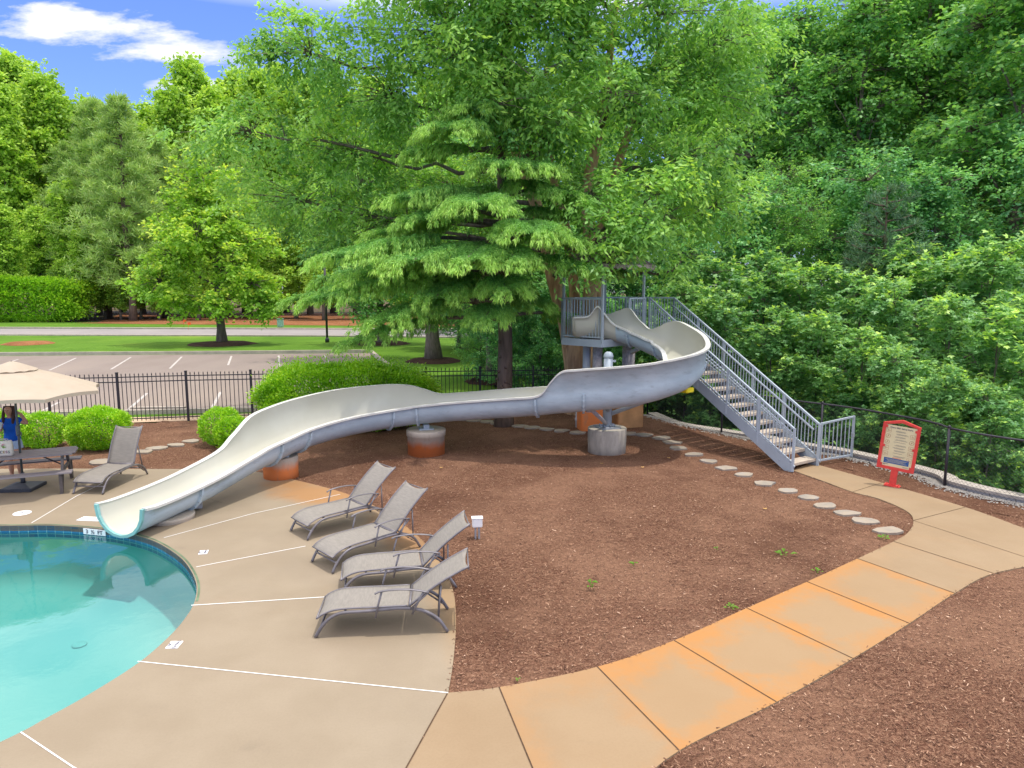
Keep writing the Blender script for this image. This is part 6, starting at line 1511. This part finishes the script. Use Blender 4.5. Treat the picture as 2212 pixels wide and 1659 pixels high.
proto('mid2', 'woodland_tree', seed=64, H=10, r=.14, lobes=rand_lobes(rg, 14, 2.8, 1.5, 11.8, 1.4, .9), ncl=470, leaf='dark', ns=7, nl=9, sl=.5, L=.13, W=.075, droop=.4, tipness=.6, twig=.012, tvar=.22)
for i in range(2): proto(f'tall{i}', 'tall_woodland_tree', seed=70+i, H=19, r=.24, lobes=rand_lobes(rg, 14, 3.6, 9, 21, 1.7, .9), ncl=560, leaf='dark', ns=5, nl=8, sl=.7, L=.23, W=.15, droop=.3, tipness=.6, twig=.02, shell=.5)
for i in range(2): proto(f'far{i}', 'far_broadleaf_tree', seed=80+i, H=24, r=.4, lobes=rand_lobes(rg, 26, 4.6, 5, 27, 1.9, .85), ncl=760, leaf='far', ns=5, nl=8, sl=1.1, L=.55, W=.38, droop=.25, tipness=.7, twigs=False, tvar=.2)
def pine_proto(key, seed, H, R0, ntuft=820, z0=.25, blade=.42, lm='pine'):
    rng = np.random.default_rng(seed); root = empty('pine_tree', (0, 0, 0), 0, 'x', 'tree'); b = MB()
    b.tube([(.1*math.sin(z*.4), .1*math.cos(z*.3), z if z > .1 else -.3) for z in np.linspace(0, H, 12)], [.42*H/20]+list(np.linspace(.30, .04, 11)*H/20), 10)
    C = []; D_ = []
    nb = 64
    for i in range(nb):
        t = (i+.5)/nb; z = H*(z0+(1-z0)*t); rr = R0*(1-t)**.62*rng.uniform(.6, 1.1)+.4; a = i*2.4+rng.uniform(-.3, .3); e = Vector((rr*math.cos(a), rr*math.sin(a), z+rr*.12)); s0 = Vector((0, 0, z-rr*.12))
        b.tube([s0, s0.lerp(e, .5)-Vector((0, 0, .05*rr)), e], [.05*H/20+.02*rr, .03, .012], 5); m_ = max(3, int(ntuft/nb*(.4+rr/R0)))
        tt = .3+.7*rng.random(m_); q = np.array(s0)*(1-tt)[:, None]+np.array(e)*tt[:, None]+rng.normal(size=(m_, 3))*np.array([1, 1, .45])*rr*.15; C.append(q); D_.append(np.tile([math.cos(a), math.sin(a), .3], (m_, 1)))
    b.build('trunk', M['bark_pine'], root); C = np.concatenate(C); D_ = np.concatenate(D_); k_ = 30; n_ = len(C); A = U3(rng, n_*k_)+np.repeat(D_, k_, 0)*.5; A[:, 2] += .45
    Q = leaf_quads(np.repeat(C, k_, 0)+rng.normal(size=(n_*k_, 3))*blade*.25, A, blade*rng.uniform(.7, 1.2, n_*k_), np.full(n_*k_, blade*.12), rng, .3)
    ct = np.clip(.5+rng.normal(size=n_)*.2, 0, 1); link('crown', fast_mesh('crown', Q.reshape(-1, 3), 4, [LM[lm]], {'tint': np.repeat(ct, k_), 'tip': np.clip(rng.normal(.15, .3, n_*k_), 0, 1)}), root); protos[key] = root
pine_proto('pine0', 91, 24, 5.2, 900, .15, .75); pine_proto('pine1', 92, 9, 2.6, 520, .12, .24, 'pinedark')
def ang(u, y, z=0): return (u-1106)/FPX*(y*math.cos(PITCH)+(CAM_H-z)*math.sin(PITCH))
def gr(x, y):   # ground level beyond the wall
    X_ = np.array([[x]]); Y_ = np.array([[y]]); dl_ = near_line(X_, Y_, wall_line)[0, 0]
    if not pip(outside_poly, X_, Y_)[0, 0]: return -.06
    return -.06-(min(1, max(0, (dl_-.1)/.6))*.9+min(1, max(0, (dl_-1)/12))*1.2)*min(1, max(0, (x+1)/5))
GS = 'young sweetgums beyond the chain link fence'; GM = 'middle trees of the right hand wood'; GT = 'tall trees at the back of the right hand wood'; GF = 'tree line across the road'; GP = 'pines of the far tree line'
# saplings along the fence
for i, (u, y, s) in enumerate([(2270, 13.6, .45), (2130, 15.6, .50), (2245, 16.3, .72), (2020, 16.6, .55), (2130, 17.6, .85), (1935, 18.0, .62), (2035, 19.0, .9), (2215, 18.5, 1.0), (1850, 19.8, .72), (1925, 21.2, .95), (1760, 21.5, .8), (1660, 22.6, .78), (1840, 23.2, 1.05), (1560, 24.0, .85), (1740, 24.6, 1.1), (1640, 25.8, 1.12), (1480, 25.5, .95), (2110, 22.0, 1.2), (2010, 23.6, 1.2), (1410, 27.2, .8), (1545, 27.5, 1.15), (1920, 26.0, 1.25), (2200, 24, 1.35)]):
    x = ang(u, y); place(f'gum{i % 2}', (x, y, gr(x, y)), s, i*1.7, GS)
for i, (u, y, s) in enumerate([(1440, 29.5, .72), (1590, 30.5, .85), (1720, 30, .8), (1850, 30, .95), (1990, 28.5, .92), (2060, 31, .8), (2260, 26, 1.0), (1350, 31, .62), (1260, 30.5, .62), (1180, 30, .58), (1110, 31.5, .6), (1500, 35, .95), (1660, 35, 1.0), (1800, 35, 1.05), (1960, 34, 1.1), (2125, 36, .7), (1330, 37, .8), (1220, 38, .75), (1140, 41, .8), (1050, 44, .8), (2230, 31, 1.2), (990, 48, .85), (1165, 27.5, .42), (1230, 28, .45), (1100, 28.5, .4), (1300, 27.5, .42), (1040, 33, .45), (1350, 26.5, .35)]):
    x = ang(u, y); place(f'mid{(0, 1, 2, 1, 0, 2, 0)[i % 7]}', (x, y, gr(x, y)), s, i*2.1+.4, GM)
for i, (u, y, s) in enumerate([(1815, 36, .95), (2150, 31, 1.05), (1960, 37, 1.1), (1560, 42, 1.0), (1880, 42, 1.15), (2060, 39, 1.15), (2230, 36, 1.15), (1690, 38, .95), (1740, 45, 1.0), (1790, 52, 1.1), (1640, 46, 1.0), (1450, 47, 1.0), (1620, 50, 1.1), (1950, 50, 1.2), (2130, 47, 1.2), (1330, 52, 1.0), (1230, 56, 1.0), (1130, 60, 1.0), (1040, 64, 1.0), (2260, 44, 1.25), (1500, 58, 1.2), (1880, 60, 1.3), (2080, 58, 1.3), (2250, 54, 1.3)]):
    x = ang(u, y); place(f'tall{i % 2}', (x, y, gr(x, y)), s, i*1.3+.9, GT)
# across the road
fr = np.random.default_rng(5)
for i, (u, y, s) in enumerate([(-40, 100, .92), (40, 97, .85), (70, 112, 1.08), (130, 103, .98), (165, 118, 1.0), (215, 104, .86), (265, 116, .92), (310, 108, .86), (355, 118, .98), (395, 106, .86), (440, 113, 1.05), (490, 104, .92), (530, 112, 1.02), (575, 104, .92), (620, 112, .98), (670, 105, .9), (720, 110, .95), (770, 104, .9), (820, 110, .95), (880, 106, .9), (940, 110, .95), (1000, 104, .95), (1060, 100, .95), (1120, 96, .95), (-110, 104, 1.0), (20, 86, .45), (100, 92, .5), (165, 90, .55), (190, 87.5, .36), (228, 90, .38), (262, 88, .34), (305, 90, .38), (345, 88, .32), (345, 93, .5), (430, 88, .48), (560, 90, .52), (640, 92, .55), (700, 88, .48), (790, 90, .5), (860, 86, .48), (930, 84, .5), (1000, 80, .5)]):
    x = ang(u, y); place(f'far{i % 2}', (x, y, -.1), s, i*1.9, GF, sz=s*fr.uniform(.98, 1.12)*(1.22 if y > 95 else 1.0))
for i, (u, y, s) in enumerate([(287, 86.5, 1.08), (235, 92, 1.12), (360, 94, .98), (420, 97, .95), (170, 98, .95), (470, 96, .85), (540, 95, .85)]):
    x = ang(u, y); place('pine0', (x, y, -.1), s, i*1.1, GP)
place('pine1', (ang(1885, 26.5), 26.5, gr(12, 26.5)), 1.05, 0, 'dark pines inside the right hand wood'); place('pine1', (ang(1830, 27.5), 27.5, gr(12, 27.5)), .8, 2, 'dark pines inside the right hand wood')
# labels: each tree counted from the left within its own row
KN = {GS: ('star leaved sweetgum sapling behind chain link fence', ''), GM: ('bushy mid height tree in the right hand wood', ''), GT: ('tall dark tree at the back of the wood', ''), GF: ('pale green broadleaf tree across the road', ''), GP: ('olive needled pine across the road', ''), 'dark pines inside the right hand wood': ('dark young pine in the right hand wood', '')}
for g in KN:
    L_ = sorted([o for o, k_, gg in placed if gg == g], key=lambda o: o.location.x/o.location.y)
    for i, o in enumerate(L_):
        o['label'] = KN[g][0]+', '+(ORD[i]+' from the left' if i < len(L_)/2 else (ORD[len(L_)-1-i]+' from the right' if i < len(L_)-1 else 'farthest right'))
# ---------------------------------------------------------------- undergrowth
rng = np.random.default_rng(15); N_ = 30000
X = rng.uniform(1, 30, N_); Y = rng.uniform(8, 34, N_); Pt = pip(outside_poly, X, Y); dl_ = near_line(X, Y, wall_line); ok = Pt & (dl_ > .6) & (X < Y*.85+3); 
cl_ = np.sin(X*1.3+Y*.7)+np.sin(Y*1.9-X)+rng.normal(size=N_)*.5; ok &= (cl_ > -.6) | (dl_ > 4); X, Y, dl_ = X[ok], Y[ok], dl_[ok]
Zg = -.06-(np.clip((dl_-.1)/.6, 0, 1)*.9+np.clip((dl_-1)/12, 0, 1)*1.2)*np.clip((X+1)/5, 0, 1)
C = np.stack([X, Y, Zg+rng.gamma(2, .16, len(X))], -1)
Q, tip, ci = sprays(C, np.tile([0, 0, .6], (len(C), 1)), rng, 1, 7, .4, .13, .09, .3)
me = fast_mesh('undergrowth', Q.reshape(-1, 3), 4, [LM['gum']], {'tint': np.clip(.45+rng.normal(size=len(Q))*.25, 0, 1), 'tip': np.clip(tip-.3, 0, 1)*.5})
o = link('undergrowth', me); tag(o, 'green brambles and undergrowth covering the ground beyond the block wall', 'undergrowth', kind='stuff')
